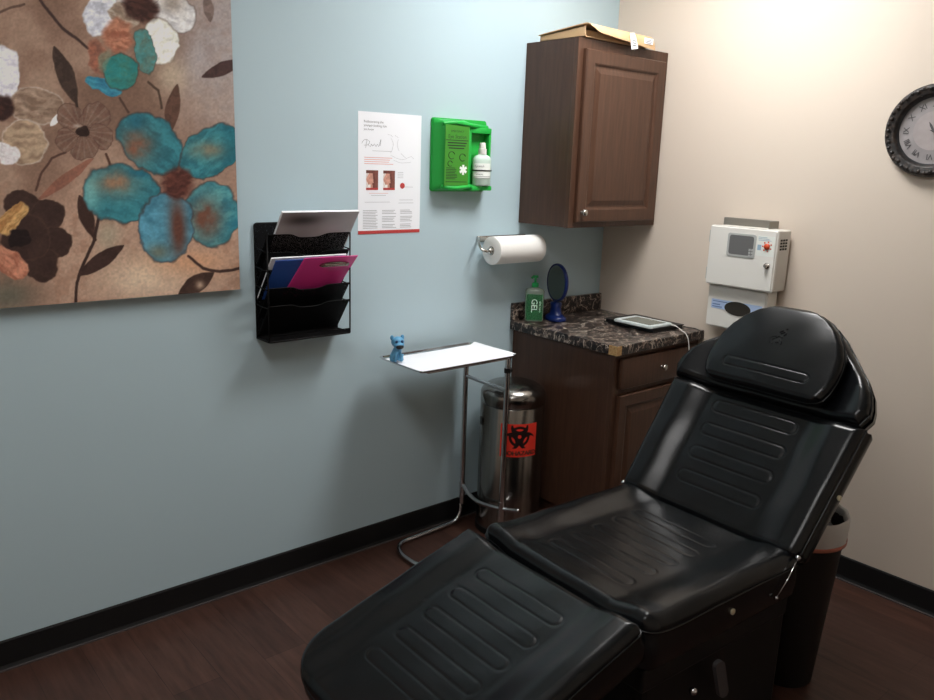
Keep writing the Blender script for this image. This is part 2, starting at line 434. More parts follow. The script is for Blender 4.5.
def paint_canvas(U, V):
    x = AX0 + U * (AX1 - AX0); z = AZ0 + V * (AZ1 - AZ0)
    X, Y = sketch(x, z)
    wx = (fbm(X, Y, .09, 3) - .5) * 7; wy = (fbm(X + 90, Y + 40, .09, 3) - .5) * 7
    n1 = fbm(X, Y, .02, 4); n2 = fbm(X + 50, Y, .12, 4); n3 = fbm(X * 1.0, Y * .35 + 200, .35, 3)
    c = np.zeros((len(X), 3))
    def sm(a, b, t): t = np.clip((t - a) / (b - a), 0, 1); return t * t * (3 - 2 * t)
    def mixin(col, k):
        nonlocal c
        k = np.clip(k, 0, 1)[:, None]; c = c * (1 - k) + np.array(col, float) * k
    c[:] = (144, 116, 100)
    mixin((118, 92, 78), sm(.42, .70, n1) * .85); mixin((166, 140, 122), sm(.50, .30, n1) * .7)
    mixin((160, 150, 148), sm(150, 225, X) * sm(200, 50, Y) * (.55 + .75 * n2))
    mixin((188, 156, 136), sm(140, 225, Y) * sm(10, 70, X) * .8); mixin((156, 120, 100), sm(140, 225, Y) * sm(.5, .68, n2) * .5)
    mixin((212, 190, 166), np.exp(-((X - 146) / 44) ** 2 - ((Y - 278) / 22) ** 2) * (.5 + .9 * n2))
    mixin((204, 150, 112), np.exp(-((X - 190) / 40) ** 2 - ((Y - 262) / 14) ** 2) * .6)
    mixin((98, 96, 84), np.exp(-((X - 8) / 26) ** 2 - ((Y - 296) / 18) ** 2) * .9)
    mixin((196, 180, 158), np.exp(-((X - 172) / 18) ** 2 - ((Y - 76) / 18) ** 2) * .75)
    mixin((176, 172, 176), np.exp(-((X - 196) / 12) ** 2 - ((Y - 60) / 26) ** 2) * .5)
    mixin((160, 158, 138), np.exp(-((X - 108) / 12) ** 2 - ((Y - 235) / 16) ** 2) * .6)
    def ell(cx, cy, rx, ry, ang, soft=.09, warp=1.0):
        a = math.radians(ang); dx = X + wx * warp * 1.1 - cx; dy = Y + wy * warp * 1.1 - cy
        u = (dx * math.cos(a) + dy * math.sin(a)) / rx; v = (-dx * math.sin(a) + dy * math.cos(a)) / ry
        r = np.sqrt(u * u + v * v); return 1 - sm(1 - soft, 1 + soft, r), r, u, v
    def petal(cx, cy, rx, ry, ang, col, col2=None, edge=None, k=1.0, soft=.07):
        m, r, u, v = ell(cx, cy, rx, ry, ang, soft)
        if edge is not None:
            mixin(edge, (1 - sm(1.0, 1.02 + .16 * n2, r)) * k)
        st_n = fbm(u * 1.5 + cx * .37, v * 3.6 + cy * .21, 1.5, 3)
        mixin(col, m * k)
        if col2 is not None: mixin(col2, m * k * sm(.36, .70, n2 * .55 + st_n * .45))
        mixin(np.array(col) * .72, m * k * sm(.52, .80, st_n) * .35); mixin(np.minimum(np.array(col) * 1.22 + 8, 245), m * k * sm(.50, .24, st_n) * .25)
        return m, r, u, v
    def seg(pts, w, col, k=1.0):
        d = np.full(len(X), 1e9)
        xx = X + wx * .25; yy = Y + wy * .25
        for (x0, y0), (x1, y1) in zip(pts, pts[1:]):
            L2 = (x1 - x0) ** 2 + (y1 - y0) ** 2
            t = np.clip(((xx - x0) * (x1 - x0) + (yy - y0) * (y1 - y0)) / L2, 0, 1)
            d = np.minimum(d, np.hypot(xx - x0 - t * (x1 - x0), yy - y0 - t * (y1 - y0)))
        mixin(col, (1 - sm(w * .5, w * .5 + 1.1, d)) * k)
    def leaf(x0, y0, x1, y1, w, col, k=1.0, bend=0.0):
        L = math.hypot(x1 - x0, y1 - y0); ux, uy = (x1 - x0) / L, (y1 - y0) / L
        dx = X + wx * .3 - x0; dy = Y + wy * .3 - y0
        t = (dx * ux + dy * uy) / L; s = -dx * uy + dy * ux
        s = s - bend * np.sin(np.clip(t, 0, 1) * pi)
        hw = w * .5 * np.clip(np.sin(np.clip(t, 0, 1) * pi), 0, 1) ** .8 + .05
        m = (1 - sm(hw - .5, hw + .8, np.abs(s))) * (t > 0) * (t < 1)
        mixin(col, m * k); mixin((np.array(col) * 1.35), m * k * .35 * (n2 > .5)); return m
    # stems
    seg([(40, 0), (52, 16), (62, 28), (76, 38), (88, 48)], 1.8, (66, 50, 46))
    seg([(0, 12), (10, 8), (24, 4)], 1.4, (80, 62, 54), .8)
    seg([(36, 190), (42, 172), (52, 158), (66, 152)], 1.3, (84, 60, 52))
    seg([(76, 303), (77, 282), (84, 262), (94, 240), (99, 216)], 2.0, (58, 42, 38))
    seg([(188, 256), (203, 268), (220, 272), (240, 268)], 1.8, (64, 46, 42))
    seg([(120, 98), (128, 112)], 1.2, (80, 60, 52)); seg([(148, 82), (158, 90), (162, 108)], 1.3, (76, 60, 50))
    seg([(106, 154), (111, 166)], 1.5, (80, 54, 44))
    # extra blossoms in the part of the canvas left of and above the rest
    for (cx, cy, rr, col) in ((-62, 60, 34, (58, 128, 134)), (-50, 190, 30, (206, 202, 198)), (60, -50, 30, (210, 206, 200)), (190, -45, 30, (150, 118, 96))):
        for a in range(5):
            an = a * 72 + 20
            petal(cx + rr * .62 * math.cos(math.radians(an)), cy + rr * .62 * math.sin(math.radians(an)), rr * .6, rr * .42, an, col, np.array(col) * .8, (90, 76, 68))
        petal(cx, cy, rr * .3, rr * .3, 0, (66, 46, 40))
    # reddish leaf streak
    leaf(38, 200, 94, 158, 10, (128, 82, 68), .75)
    # white flower at the top
    petal(121, -6, 20, 12, 10, (196, 190, 186), (224, 222, 224)); petal(158, -8, 16, 12, -30, (214, 210, 206))
    petal(101, 12, 16, 23, 8, (226, 228, 236), (192, 194, 206), (168, 164, 166))
    petal(124, 16, 16, 12, 30, (172, 158, 142), (138, 116, 100), k=.9)
    m, r, u, v = petal(174, 13, 23, 18, 25, (226, 224, 222), (206, 204, 206), (108, 96, 92))
    mixin((150, 136, 124), m * np.exp(-((X - 172) / 12) ** 2 - ((Y - 4) / 9) ** 2) * .8)
    petal(160, 42, 17, 23, -14, (240, 238, 230), (222, 222, 212), (130, 118, 106))
    petal(141, 8, 17, 13, 20, (70, 44, 38), (52, 34, 32), k=.95, soft=.3)
    # white petals on the left edge
    petal(4, 72, 17, 26, 0, (236, 234, 242), (222, 220, 230), (176, 168, 168))
    m, r, u, v = petal(36, 106, 27, 18, 8, (158, 134, 116), (128, 104, 88), (198, 188, 178), k=.9)
    m, r, u, v = petal(24, 142, 22, 21, 0, (176, 152, 126), (142, 116, 98), (204, 194, 184), k=.9)
    petal(5, 153, 14, 11, 20, (222, 216, 218)); leaf(50, 126, 62, 113, 6, (226, 222, 222))
    petal(2, 108, 11, 13, 0, (70, 46, 40), (52, 36, 34), soft=.2)
    # small brown flower
    for cx, cy, rr in ((70, 116, 13), (95, 116, 14), (101, 137, 13), (84, 148, 13), (66, 139, 12)):
        m, r, u, v = petal(cx, cy, rr, rr * .92, 0, (112, 84, 72), (132, 106, 92), (84, 62, 54), k=1.0)
        mixin((150, 132, 120), m * (np.sin(np.arctan2(Y - 131, X - 83) * 22) > .6) * .35)
    petal(83, 131, 6, 5, 0, (48, 34, 30)); mixin((196, 184, 172), np.exp(-((X - 77) / 4) ** 2 - ((Y - 126) / 2) ** 2) * .7)
    # leaves
    leaf(54, 46, 77, 104, 17, (62, 49, 43)); seg([(76, 98), (77, 106)], 1.8, (62, 48, 42))
    leaf(202, 77, 244, 60, 13, (64, 46, 44)); leaf(168, 136, 177, 84, 14, (86, 62, 52)); leaf(206, -6, 211, 22, 10, (112, 96, 90))
    leaf(79, 195, 93, 236, 15, (62, 44, 38)); seg([(90, 230), (95, 240)], 1.8, (62, 44, 38))
    leaf(78, 276, 124, 245, 15, (58, 42, 38)); m = leaf(177, 297, 214, 272, 17, (62, 46, 40))
    mixin((186, 160, 138), np.exp(-((X - 200) / 4) ** 2 - ((Y - 285) / 4) ** 2) * .9)
    # teal bud
    petal(118, 36, 14, 17, 10, (176, 122, 98), (150, 92, 72), soft=.2); petal(97, 56, 9, 17, -10, (158, 100, 80), (130, 90, 76), soft=.2)
    petal(104, 86, 19, 7, 20, (64, 136, 156), (54, 120, 150)); petal(145, 52, 10, 22, -12, (78, 132, 130), (104, 124, 112), (80, 74, 68))
    petal(121, 72, 18, 17, 15, (46, 122, 120), (70, 128, 116), (76, 62, 56)); petal(104, 62, 5, 10, 10, (120, 132, 112), k=.7, soft=.4)
    # big teal blossom
    E = (66, 56, 56)
    m, r, u, v = petal(150, 143, 36, 25, 42, (56, 122, 132), (46, 100, 112), E)
    mixin((128, 90, 72), m * np.exp(-((X - 136) / 16) ** 2 - ((Y - 146) / 17) ** 2) * (.5 + .9 * n2)); mixin((28, 90, 112), m * np.exp(-((X - 136) / 8) ** 2 - ((Y - 122) / 9) ** 2) * .6)
    m, r, u, v = petal(211, 151, 33, 23, -36, (62, 130, 138), (40, 100, 114), E)
    mixin((124, 122, 104), m * np.exp(-((X - 208) / 20) ** 2 - ((Y - 150) / 9) ** 2) * (.4 + .8 * n2)); mixin((26, 90, 104), m * sm(215, 235, X) * .6)
    m, r, u, v = petal(212, 214, 27, 31, -12, (82, 146, 150), (50, 118, 134), E)
    mixin((112, 76, 62), m * np.exp(-((X - 206) / 15) ** 2 - ((Y - 219) / 20) ** 2) * (.6 + .9 * n2)); mixin((36, 106, 128), m * sm(222, 240, X) * sm(205, 225, Y) * .7)
    m, r, u, v = petal(122, 194, 38, 28, 8, (60, 128, 138), (50, 112, 124), E)
    mixin((120, 180, 178), m * np.exp(-((X - 90) / 10) ** 2 - ((Y - 192) / 22) ** 2) * .85); mixin((150, 118, 94), m * np.exp(-((X - 116) / 20) ** 2 - ((Y - 182) / 13) ** 2) * (.3 + 1.0 * n2))
    mixin((30, 96, 118), m * np.exp(-((X - 142) / 16) ** 2 - ((Y - 172) / 6) ** 2) * .8)
    m, r, u, v = petal(166, 227, 27, 33, 8, (86, 144, 166), (70, 128, 150), E)
    mixin((96, 62, 52), m * np.exp(-((X - 178 - (Y - 227) * .05) / 9) ** 2 - ((Y - 228) / 34) ** 2) * 1.1); mixin((122, 112, 88), m * np.exp(-((X - 158) / 12) ** 2 - ((Y - 252) / 8) ** 2) * .7)
    petal(177, 183, 15, 15, 0, (92, 52, 44), (72, 42, 38), k=.95, soft=.35)
    # dark brown flower bottom-left
    for cx, cy, rx, ry, an in ((24, 206, 19, 15, 20), (46, 215, 19, 15, -20), (54, 243, 18, 16, 10), (42, 264, 17, 17, 40), (26, 238, 24, 22, 0)):
        petal(cx, cy, rx, ry, an, (58, 42, 38), (68, 50, 44), (78, 58, 50))
    petal(20, 238, 12, 9, 0, (36, 26, 26)); 
    petal(12, 219, 20, 9, -48, (196, 158, 106), (166, 118, 72)); petal(10, 262, 20, 12, 42, (190, 132, 108), (156, 92, 72))
    c *= (0.90 + .2 * fbm(X, Y, .5, 3))[:, None]
    return c * 1.12
art = thing('canvas_painting', 'large unframed floral canvas with teal, white and brown blossoms on blue wall', 'painting', ((AX0 + AX1) / 2, -.018, AZ0))
mk('painted_face', grid_mesh('art', lambda U, V: np.stack([AX0 + U * (AX1 - AX0), np.full_like(U, -.0352), AZ0 + V * (AZ1 - AZ0)], -1), 430, 430, paint_canvas), M['art'], art)
mk('stretcher_frame', boxbm(AX0, AX1, -.035, -.0005, AZ0, AZ1, bev=.002), M['artside'], art)

# ------------------------------------------------------------------ poster
px0, px1, pz0, pz1 = -1.469, -1.170, 1.342, 1.804
poster = thing('wall_poster', 'white paper poster with two face photos and a red bottom stripe', 'poster', ((px0 + px1) / 2, 0, pz0))
mk('poster_sheet', boxbm(px0, px1, -.0012, -.0002, pz0, pz1), M['paper'], poster)
mk('bottom_stripe', boxbm(px0, px1, -.0016, -.0013, pz0, pz0 + .013), M['redbar'], poster)
def P_(u, v): return Vector((px0 + u, -.0016, pz1 - v))
def ptext(s, size, u, v, **k): return text_mesh(s, size, lambda a, b: P_(u + a, v - b), **k)
mk('heading_text', merge_meshes([ptext('Rediscovering the', .0125, .025, .040), ptext('younger-looking skin', .0125, .025, .054), ptext('you know', .0115, .025, .068)]), M['inkgrey'], poster)
bm = bmesh.new()
scr = [[(.020, .118), (.030, .105), (.046, .104), (.056, .112), (.048, .122), (.030, .124)], [(.044, .104), (.040, .122), (.038, .134)], [(.048, .122), (.060, .128), (.064, .119), (.070, .126), (.078, .118), (.084, .127), (.092, .119), (.098, .126), (.108, .100), (.104, .124)]]
for s in scr: tube(bm, smooth_path([P_(u - .004, v) for u, v in s], 6), .0006, 5)
mk('script_lettering', bm, M['inkgrey'], poster, smooth=True)
def strip(u0, u1, v, h=.0014): bx(bm, px0 + u0, px0 + u1, -.0016, -.0013, pz1 - v - h, pz1 - v)
for c0 in (.022, .112, .200):
    bm = bmesh.new()
    for k in range(12):
        if k in (3, 8) and c0 > .1: continue
        strip(c0, c0 + (.07 if c0 < .19 else .062) * (1 - .25 * random.random()), .370 + k * .0062, .0022)
    mk('fine_print_column', bm, M['inklight'], poster)
for lines in ([(.065, .155, .143)], [(.03, .15, .338)], [(.195, .262, .330), (.190, .265, .342)], [(.185, .213, v) for v in (.222, .229, .236, .243)], [(.222, .262, .279)], [(.06, .13, .312)]):
    bm = bmesh.new()
    for l in lines: strip(*l)
    mk('printed_lines', bm, M['inklight'], poster)
bm = bmesh.new()
for k, w in enumerate((.13, .12, .115, .135)): strip(.028, .028 + w, .168 + k * .0078, .0022)
mk('red_paragraph', bm, M['inkred'], poster)
bm = bmesh.new(); strip(.05, .14, .304)
mk('red_caption', bm, M['inkred'], poster)
bm = bmesh.new()   # faint line drawing of a reclining figure
for s in ([(.135, .080), (.150, .082), (.160, .088)], [(.170, .082), (.186, .090)], [(.150, .092), (.162, .112), (.158, .135), (.150, .150)], [(.186, .096), (.182, .120), (.190, .140)],
          [(.150, .158), (.185, .170), (.215, .172), (.250, .160), (.262, .170)], [(.165, .176), (.2, .186), (.25, .182)], [(.200, .150), (.222, .166)]):
    tube(bm, smooth_path([P_(u, v) for u, v in s], 5), .0005, 5)
mk('line_drawing', bm, M['inklight'], poster, smooth=True)
def face_photo(U, V):
    c = np.zeros((len(U), 3)); c[:] = (236, 226, 222)
    n = fbm(U * 10, V * 10, 1, 3)
    ff = .30 + .10 * np.sin(V * 9) ; face = (U > ff - .18) & (U < .72)
    c[face] = (206, 152, 134)
    hair = (U > .52 + .16 * (1 - V) - .1 * (V < .35)) | (V > .84)
    c[hair] = (112, 62, 54)
    c[(U > .74)] = (124, 72, 62)
    c[V < .12] = (180, 60, 58)
    c[(V < .28) & (U < .36) & (V >= .12)] = (240, 232, 228)
    return c * (.86 + .28 * n)[:, None]
for k, u in enumerate((.036, .116)):
    mk('face_photo', grid_mesh('p', lambda U, V: np.stack([px0 + u + U * .056, np.full_like(U, -.0018), pz1 - .292 + V * .075], -1), 40, 50, face_photo), M['photo'], poster,
       label='small printed photo of a face in profile' )
bm = bmesh.new(); cyl(bm, P_(.209, .275) + Vector((0, .0004, 0)), P_(.209, .275) - Vector((0, .0002, 0)), .0115, n=24)
mk('round_badge', bm, M['redbar'], poster)

# ------------------------------------------------------------------ mesh file organiser
rx0, rx1, rz0, rz1 = -1.903, -1.568, .982, 1.394
rack = thing('wall_file_organizer', 'black wire mesh wall file organizer with tiered pockets holding papers', 'file rack', ((rx0 + rx1) / 2, 0, rz0))
bm = bmesh.new(); bx(bm, rx0 + .004, rx1 - .004, -.008, -.006, rz0, rz1 - .003)
mk('back_panel', bm, M['mesh'], rack)
bm = bmesh.new()
tube(bm, fillet([(rx0, -.006, rz0), (rx0, -.006, rz1), (rx1, -.006, rz1), (rx1, -.006, rz0)], .01), .0038, 8)
tube(bm, fillet([(rx0, -.006, rz0), (rx0, -.100, rz0), (rx1, -.100, rz0), (rx1, -.006, rz0), (rx0, -.006, rz0)], .006), .0042, 8)
for x in (rx0, rx1):
    tube(bm, [(x, -.100, rz0), (x, -.100, 1.362)], .0030, 8)
    for k in range(4): tube(bm, [(x, -.006, 1.31 - .068 * k), (x, -.100, 1.30 - .066 * k)], .0022, 6)
mk('wire_frame', bm, M['wire'], rack, smooth=True)
bm = bmesh.new(); bx(bm, rx0, rx1, -.099, -.006, rz0 - .003, rz0 - .001); bx(bm, rx0, rx1, -.103, -.1005, rz0, rz0 + .018)
mk('bottom_tray', bm, M['mesh'], rack)
PT = [1.362, 1.300, 1.238, 1.174, 1.110]
for k, zt in enumerate(PT):
    bm = bmesh.new(); n = 24; dz = .118; y0 = -.010
    top = []; bot = []
    for i in range(n + 1):
        u = i / n; x = rx0 + .003 + (rx1 - rx0 - .006) * u
        dip = .014 * (1 - 1 / (1 + math.exp(-(abs(u - .5) - .17) * 42)))
        f = 1 - dip / dz
        top.append(Vector((x, y0 + (-.099 - y0) * f, zt - dz + dz * f))); bot.append(Vector((x, y0, zt - dz)))
    off = Vector((0, .0008, .0008))
    A = [[bm.verts.new(p + o) for p in r] for o in (off, -off) for r in (top, bot)]
    for i in range(n):
        bm.faces.new((A[0][i], A[0][i + 1], A[1][i + 1], A[1][i])); bm.faces.new((A[2][i], A[3][i], A[3][i + 1], A[2][i + 1]))
    p = mk('pocket', bm, M['mesh'], rack)
    bm = bmesh.new(); tube(bm, top, .0016 if k not in (0, 2) else .0026, 6); tube(bm, [top[0], bot[0]], .0018, 6); tube(bm, [top[-1], bot[-1]], .0018, 6)
    mk('pocket_rim', bm, M['wire'], p, smooth=True)

def sheet(bm, x0, x1, k, up, dz0, thick, skew=0.0, n0=.0, mi=0):
    """a flat rectangle standing in pocket k, rising `up` along its slope from dz0"""
    d = Vector((0, -.089, .118)).normalized(); nr = Vector((0, -d.z, d.y)).normalized()  # towards the room
    b = Vector((0, -.013, PT[k] - .118)) + d * dz0 - nr * (-n0)
    c = [b + Vector((x0, 0, 0)), b + Vector((x1, 0, 0)), b + d * up + Vector((x1 + skew, 0, 0)), b + d * up + Vector((x0 + skew, 0, 0))]
    fr = [bm.verts.new(q + nr * thick) for q in c]; bk = [bm.verts.new(q) for q in c]
    fs = [bm.faces.new(fr), bm.faces.new(bk[::-1])]
    for i in range(4): fs.append(bm.faces.new((bk[i], bk[(i + 1) % 4], fr[(i + 1) % 4], fr[i])))
    for f in fs: f.material_index = mi
    bmesh.ops.recalc_face_normals(bm, faces=fs)
    return c, d, nr
NR = Vector((0, -.118, -.089)).normalized()
mag = thing('magazine', 'thick grey-covered magazine leaning in the top pocket of the mesh rack', 'magazine', (-1.73, -.02, PT[0] - .11))
bm = bmesh.new(); c, d, nr = sheet(bm, -1.872, -1.565, 0, .240, .006, .009, n0=-.012)
mk('page_block', bm, M['paper'], mag)
def cover(U, V):
    n = fbm(U * 3, V * 3, 1, 3); c = np.zeros((len(U), 3)); c[:] = (178, 168, 170)
    k = np.exp(-((U - .3) / .22) ** 2 - ((V - .86) / .10) ** 2); c = c * (1 - k[:, None]) + np.array((74, 66, 62)) * k[:, None]
    k = np.clip((U - .5) * 1.4, 0, .5); c = c * (1 - k[:, None]) + np.array((196, 194, 196)) * k[:, None]
    return c * (.9 + .2 * n)[:, None]
nrm = Vector((0, -.118, -.089)).normalized()
def cov(U, V):
    p0 = np.array(c[0] + nr * .0104); eu = np.array(c[1] - c[0]); ev = np.array(c[3] - c[0])
    return p0 + U[:, None] * eu + V[:, None] * ev
mk('front_cover', grid_mesh('c', cov, 40, 40, cover), M['folder'], mag)
bf = bmesh.new(); sheet(bf, -1.900, -1.600, 2, .196, .004, .005, n0=-.012)
tag(mk('paper_stack', bf, M['paper']), 'white papers standing behind the blue folder in the mesh rack', 'papers')
bf = bmesh.new(); sheet(bf, -1.886, -1.590, 2, .190, .004, .003, n0=-.003)
tag(mk('blue_folder', bf, M['bluefold']), 'blue folder standing between white papers and the pink clipboard', 'folder')
cb = thing('clipboard', 'translucent pink plastic clipboard with metal clip in the mesh rack', 'clipboard', (-1.66, -.02, PT[2] - .11))
bf = bmesh.new(); cc, dd, nn = sheet(bf, -1.812, -1.590, 2, .198, .004, .003, skew=.033, n0=.0015)
mk('board', bf, M['pink'], cb)
bf = bmesh.new()
mid = (cc[2] + cc[3]) / 2 + nn * .006 - dd * .030 + Vector((.020, 0, 0))
ex = Vector((1, 0, 0))
for i in range(1):
    prism(bf, [(-.062, -.006), (-.050, -.012), (.050, -.012), (.062, -.006), (.055, .004), (.02, .010), (-.02, .010), (-.055, .004)], lambda u, v, h: mid + ex * u + dd * v + nn * h, 0, .004)
tube(bf, [mid + ex * -.058 + nn * .005, mid + ex * .058 + nn * .005], .004, 8)
for s in (-.05, .05): cyl(bf, mid + ex * s + nn * .003, mid + ex * s + nn * .010, .007, n=14)
mk('metal_clip', bf, M['clip'], cb, angle=40)

# ------------------------------------------------------------------ eyewash station
ex0, ex1, ez0, ez1 = -1.122, -.828, 1.508, 1.802
eye = thing('eyewash_station', 'bright green wall-mounted eyewash station with printed instruction panel', 'eyewash station', ((ex0 + ex1) / 2, 0, ez0))
T = onY(0)
bm = bmesh.new()
prism(bm, rrect(ex0, ex1, ez0, ez1, .012), T, 0.0, .012)
bmesh.ops.bevel(bm, geom=[e for e in bm.edges if abs(e.verts[0].co.y + .012) < 1e-4 and abs(e.verts[1].co.y + .012) < 1e-4], offset=.004, segments=2, affect='EDGES')
mk('back_plate', bm, M['green'], eye, angle=35)
# bowed panel housing: profile in x swept between flared ends
bm = bmesh.new()
xs = np.linspace(ex0 + .004, -.955, 15); zs = np.linspace(ez0 + .004, ez1 - .004, 31)
Vv = []
for z in zs:
    e = min(z - zs[0], zs[-1] - z) / .022; fl = math.sin(min(e, 1) * pi / 2)
    row = []
    for i, x in enumerate(xs):
        t = i / 14
        prof = .012 + .050 * min(1, math.sin(min(t / .22, 1) * pi / 2)) * (1 if t < .92 else math.cos((t - .92) / .08 * 1.2))
        bow = 1.06 - .10 * abs(2 * (z - zs[0]) / (zs[-1] - zs[0]) - 1) ** 4
        row.append(bm.verts.new((x, -(.012 + (prof * bow - .012) * (.72 + .28 * fl) * (1 if 0 < z - zs[0] and z < zs[-1] else .0)), z)))
    Vv.append(row)
for a, b in zip(Vv, Vv[1:]):
    for i in range(14): bm.faces.new((a[i], a[i + 1], b[i + 1], b[i]))
bmesh.ops.recalc_face_normals(bm, faces=bm.faces)
sm_ = mk('panel_housing', bm, M['green'], eye, angle=50)
bm = bmesh.new()   # raised lips above and below the panel
for z, s in ((ez1 - .024, 1), (ez0 + .022, -1)):
    bm = bmesh.new(); tube(bm, smooth_path([(ex0 + .02, -.052, z), (-1.04, -.066, z + .006 * s), (-.965, -.060, z), (-.90, -.040, z - .002 * s), (-.84, -.026, z - .003 * s)], 6), .0085, 10)
    mk('moulded_lip', bm, M['green'], eye, smooth=True)
bm = bmesh.new()   # bottle bay: a hollow frame on the right
bx(bm, -.957, -.945, -.052, -.012, ez0 + .02, ez1 - .02, bev=.004)
bx(bm, -.842, -.830, -.046, -.012, ez0 + .012, ez1 - .035, bev=.004)
bx(bm, -.957, -.832, -.050, -.012, ez1 - .055, ez1 - .030, bev=.005)
bx(bm, -.957, -.842, -.074, -.012, ez0 + .006, ez0 + .026, bev=.005)
mk('bottle_bay', bm, M['green'], eye, angle=40)
lp = boxbm(-1.098, -.972, -.0668, -.0655, ez0 + .026, ez1 - .028, bev=.0005)
lab = mk('instruction_panel', lp, M['greenlab'], eye)
def E_(u, v): return Vector((u, -.0672, v))
def et(s, size, u, v): return text_mesh(s, size, lambda a, b: E_(u + a, v + b), align='CENTER')
bm = merge_meshes([et('EMERGENCY', .012, -1.035, ez1 - .056), et('Eye Station', .0215, -1.035, ez1 - .080)])
bx(bm, -1.094, -.976, -.0672, -.0668, ez1 - .089, ez1 - .086)
for k in range(3): bx(bm, -1.085 + .006 * (k == 2), -.985 - .006 * k, -.0672, -.0668, ez1 - .100 - .0105 * k, ez1 - .0955 - .0105 * k)
for (u, v, r) in ((-1.063, 1.655, .016), (-1.005, 1.648, .016), (-1.070, 1.622, .012)):
    tube(bm, [E_(u + r * math.cos(a), v + r * math.sin(a) * .9) for a in np.linspace(.3, 5.4, 14)], .0014, 5)
for k in range(8): bx(bm, -1.090, -1.03 - .02 * random.random(), -.0672, -.0668, 1.560 + k * .0062, 1.5625 + k * .0062)
bx(bm, -1.092, -.98, -.0672, -.0668, 1.548, 1.5505)
mk('panel_print', bm, M['ink'], lab)
bm = bmesh.new()
for k in range(3):
    a = k * pi / 3 + pi / 2; ca, sa = math.cos(a), math.sin(a); cx, cz = -1.000, 1.598
    prism(bm, [(cx + ca * u - sa * v, cz + sa * u + ca * v) for u, v in ((-.020, -.0052), (.020, -.0052), (.020, .0052), (-.020, .0052))], onY(0), .0670, .0676 + k * .0001)
mk('medical_star', bm, M['whiteprint'], lab)
bot = thing('eyewash_bottle', 'white squeeze bottle with white cap strapped in the green eyewash station', 'bottle', (-.893, -.055, 1.535))
bm = bmesh.new(); lathe(bm, [(0, 0), (.040, 0), (.045, .004), (.046, .100), (.044, .112), (.034, .122), (.018, .128), (.016, .131)], (-.893, -.062, 1.535), n=36, sy=.62)
mk('body', bm, M['bottle'], bot, smooth=True)
bm = bmesh.new(); lathe(bm, [(.018, .128), (.018, .150), (.014, .152), (.013, .172), (.010, .176), (0, .176)], (-.893, -.062, 1.535), n=24)
mk('cap', bm, M['white'], bot, angle=35)
def wrap(u, v, c=(-.893, -.062, 1.535), r=.0468, sy=.63, a0=-pi / 2 - .5):
    a = a0 + u / r; return Vector((c[0] + r * math.cos(a), c[1] + r * sy * math.sin(a), c[2] + v))
bm = bmesh.new(); us = np.linspace(-.045, .05, 20)
r_ = [[bm.verts.new(wrap(u, v)) for u in us] for v in (.030, .092)]
for i in range(19): bm.faces.new((r_[0][i], r_[0][i + 1], r_[1][i + 1], r_[1][i]))
lb = mk('paper_label', bm, M['whiteprint'], bot, smooth=True)
bm = merge_meshes([text_mesh('Eyewash', .014, lambda a, b: wrap(-.036 + a, .076 + b, r=.0474)), text_mesh('solution', .011, lambda a, b: wrap(-.030 + a, .044 + b, r=.0474))])
for v in (.031, .037): 
    A = [bm.verts.new(wrap(u, v, r=.0472)) for u in us]; B = [bm.verts.new(wrap(u, v + .0018, r=.0472)) for u in us]
    for i in range(19): bm.faces.new((A[i], A[i + 1], B[i + 1], B[i]))
mk('label_print', bm, M['inkgrey'], lb)
bm = bmesh.new(); tube(bm, [wrap(u, .063, r=.0485) for u in np.linspace(-.058, .062, 24)], .0028, 6)
mk('retaining_strap', bm, M['strap'], bot, smooth=True)

# ------------------------------------------------------------------ paper towel
hold = thing('paper_towel_holder', 'brushed metal wall-mounted paper towel holder arm', 'towel holder', (-.80, 0, 1.24))
bm = bmesh.new(); bx(bm, -.855, -.560, -.010, -.0005, 1.290, 1.316, bev=.004)
tube(bm, smooth_path([(-.846, -.006, 1.308), (-.866, -.028, 1.304), (-.888, -.056, 1.286), (-.892, -.080, 1.267), (-.876, -.091, 1.259), (-.856, -.090, 1.260)], 8), .0058, 12)
mk('bracket_arm', bm, M['nickel'], hold, smooth=True, angle=50)
bm = bmesh.new(); lathe(bm, [(0, 0), (.012, 0), (.0135, .003), (.0135, .012), (0, .013)], (-.862, -.090, 1.260), 'X', 20)
cyl(bm, (-.85, -.09, 1.26), (-.562, -.09, 1.26), .0182)
mk('spindle', bm, M['nickel'], hold, smooth=True, angle=40)
roll = thing('paper_towel_roll', 'white paper towel roll hanging on the metal wall holder', 'paper towel', (-.705, -.09, 1.199))
bm = bmesh.new(); lathe(bm, [(.019, .0), (.056, .0), (.061, .003), (.061, .279), (.056, .282), (.019, .282)], (-.846, -.090, 1.260), 'X', 56)
mk('towel_sheets', bm, M['towel'], roll, angle=50)
bm = bmesh.new(); lathe(bm, [(.0185, -.001), (.0195, -.001), (.0195, .283), (.0185, .283), (.0185, -.001)], (-.846, -.090, 1.260), 'X', 32)
mk('cardboard_core', bm, M['core'], roll, smooth=True)

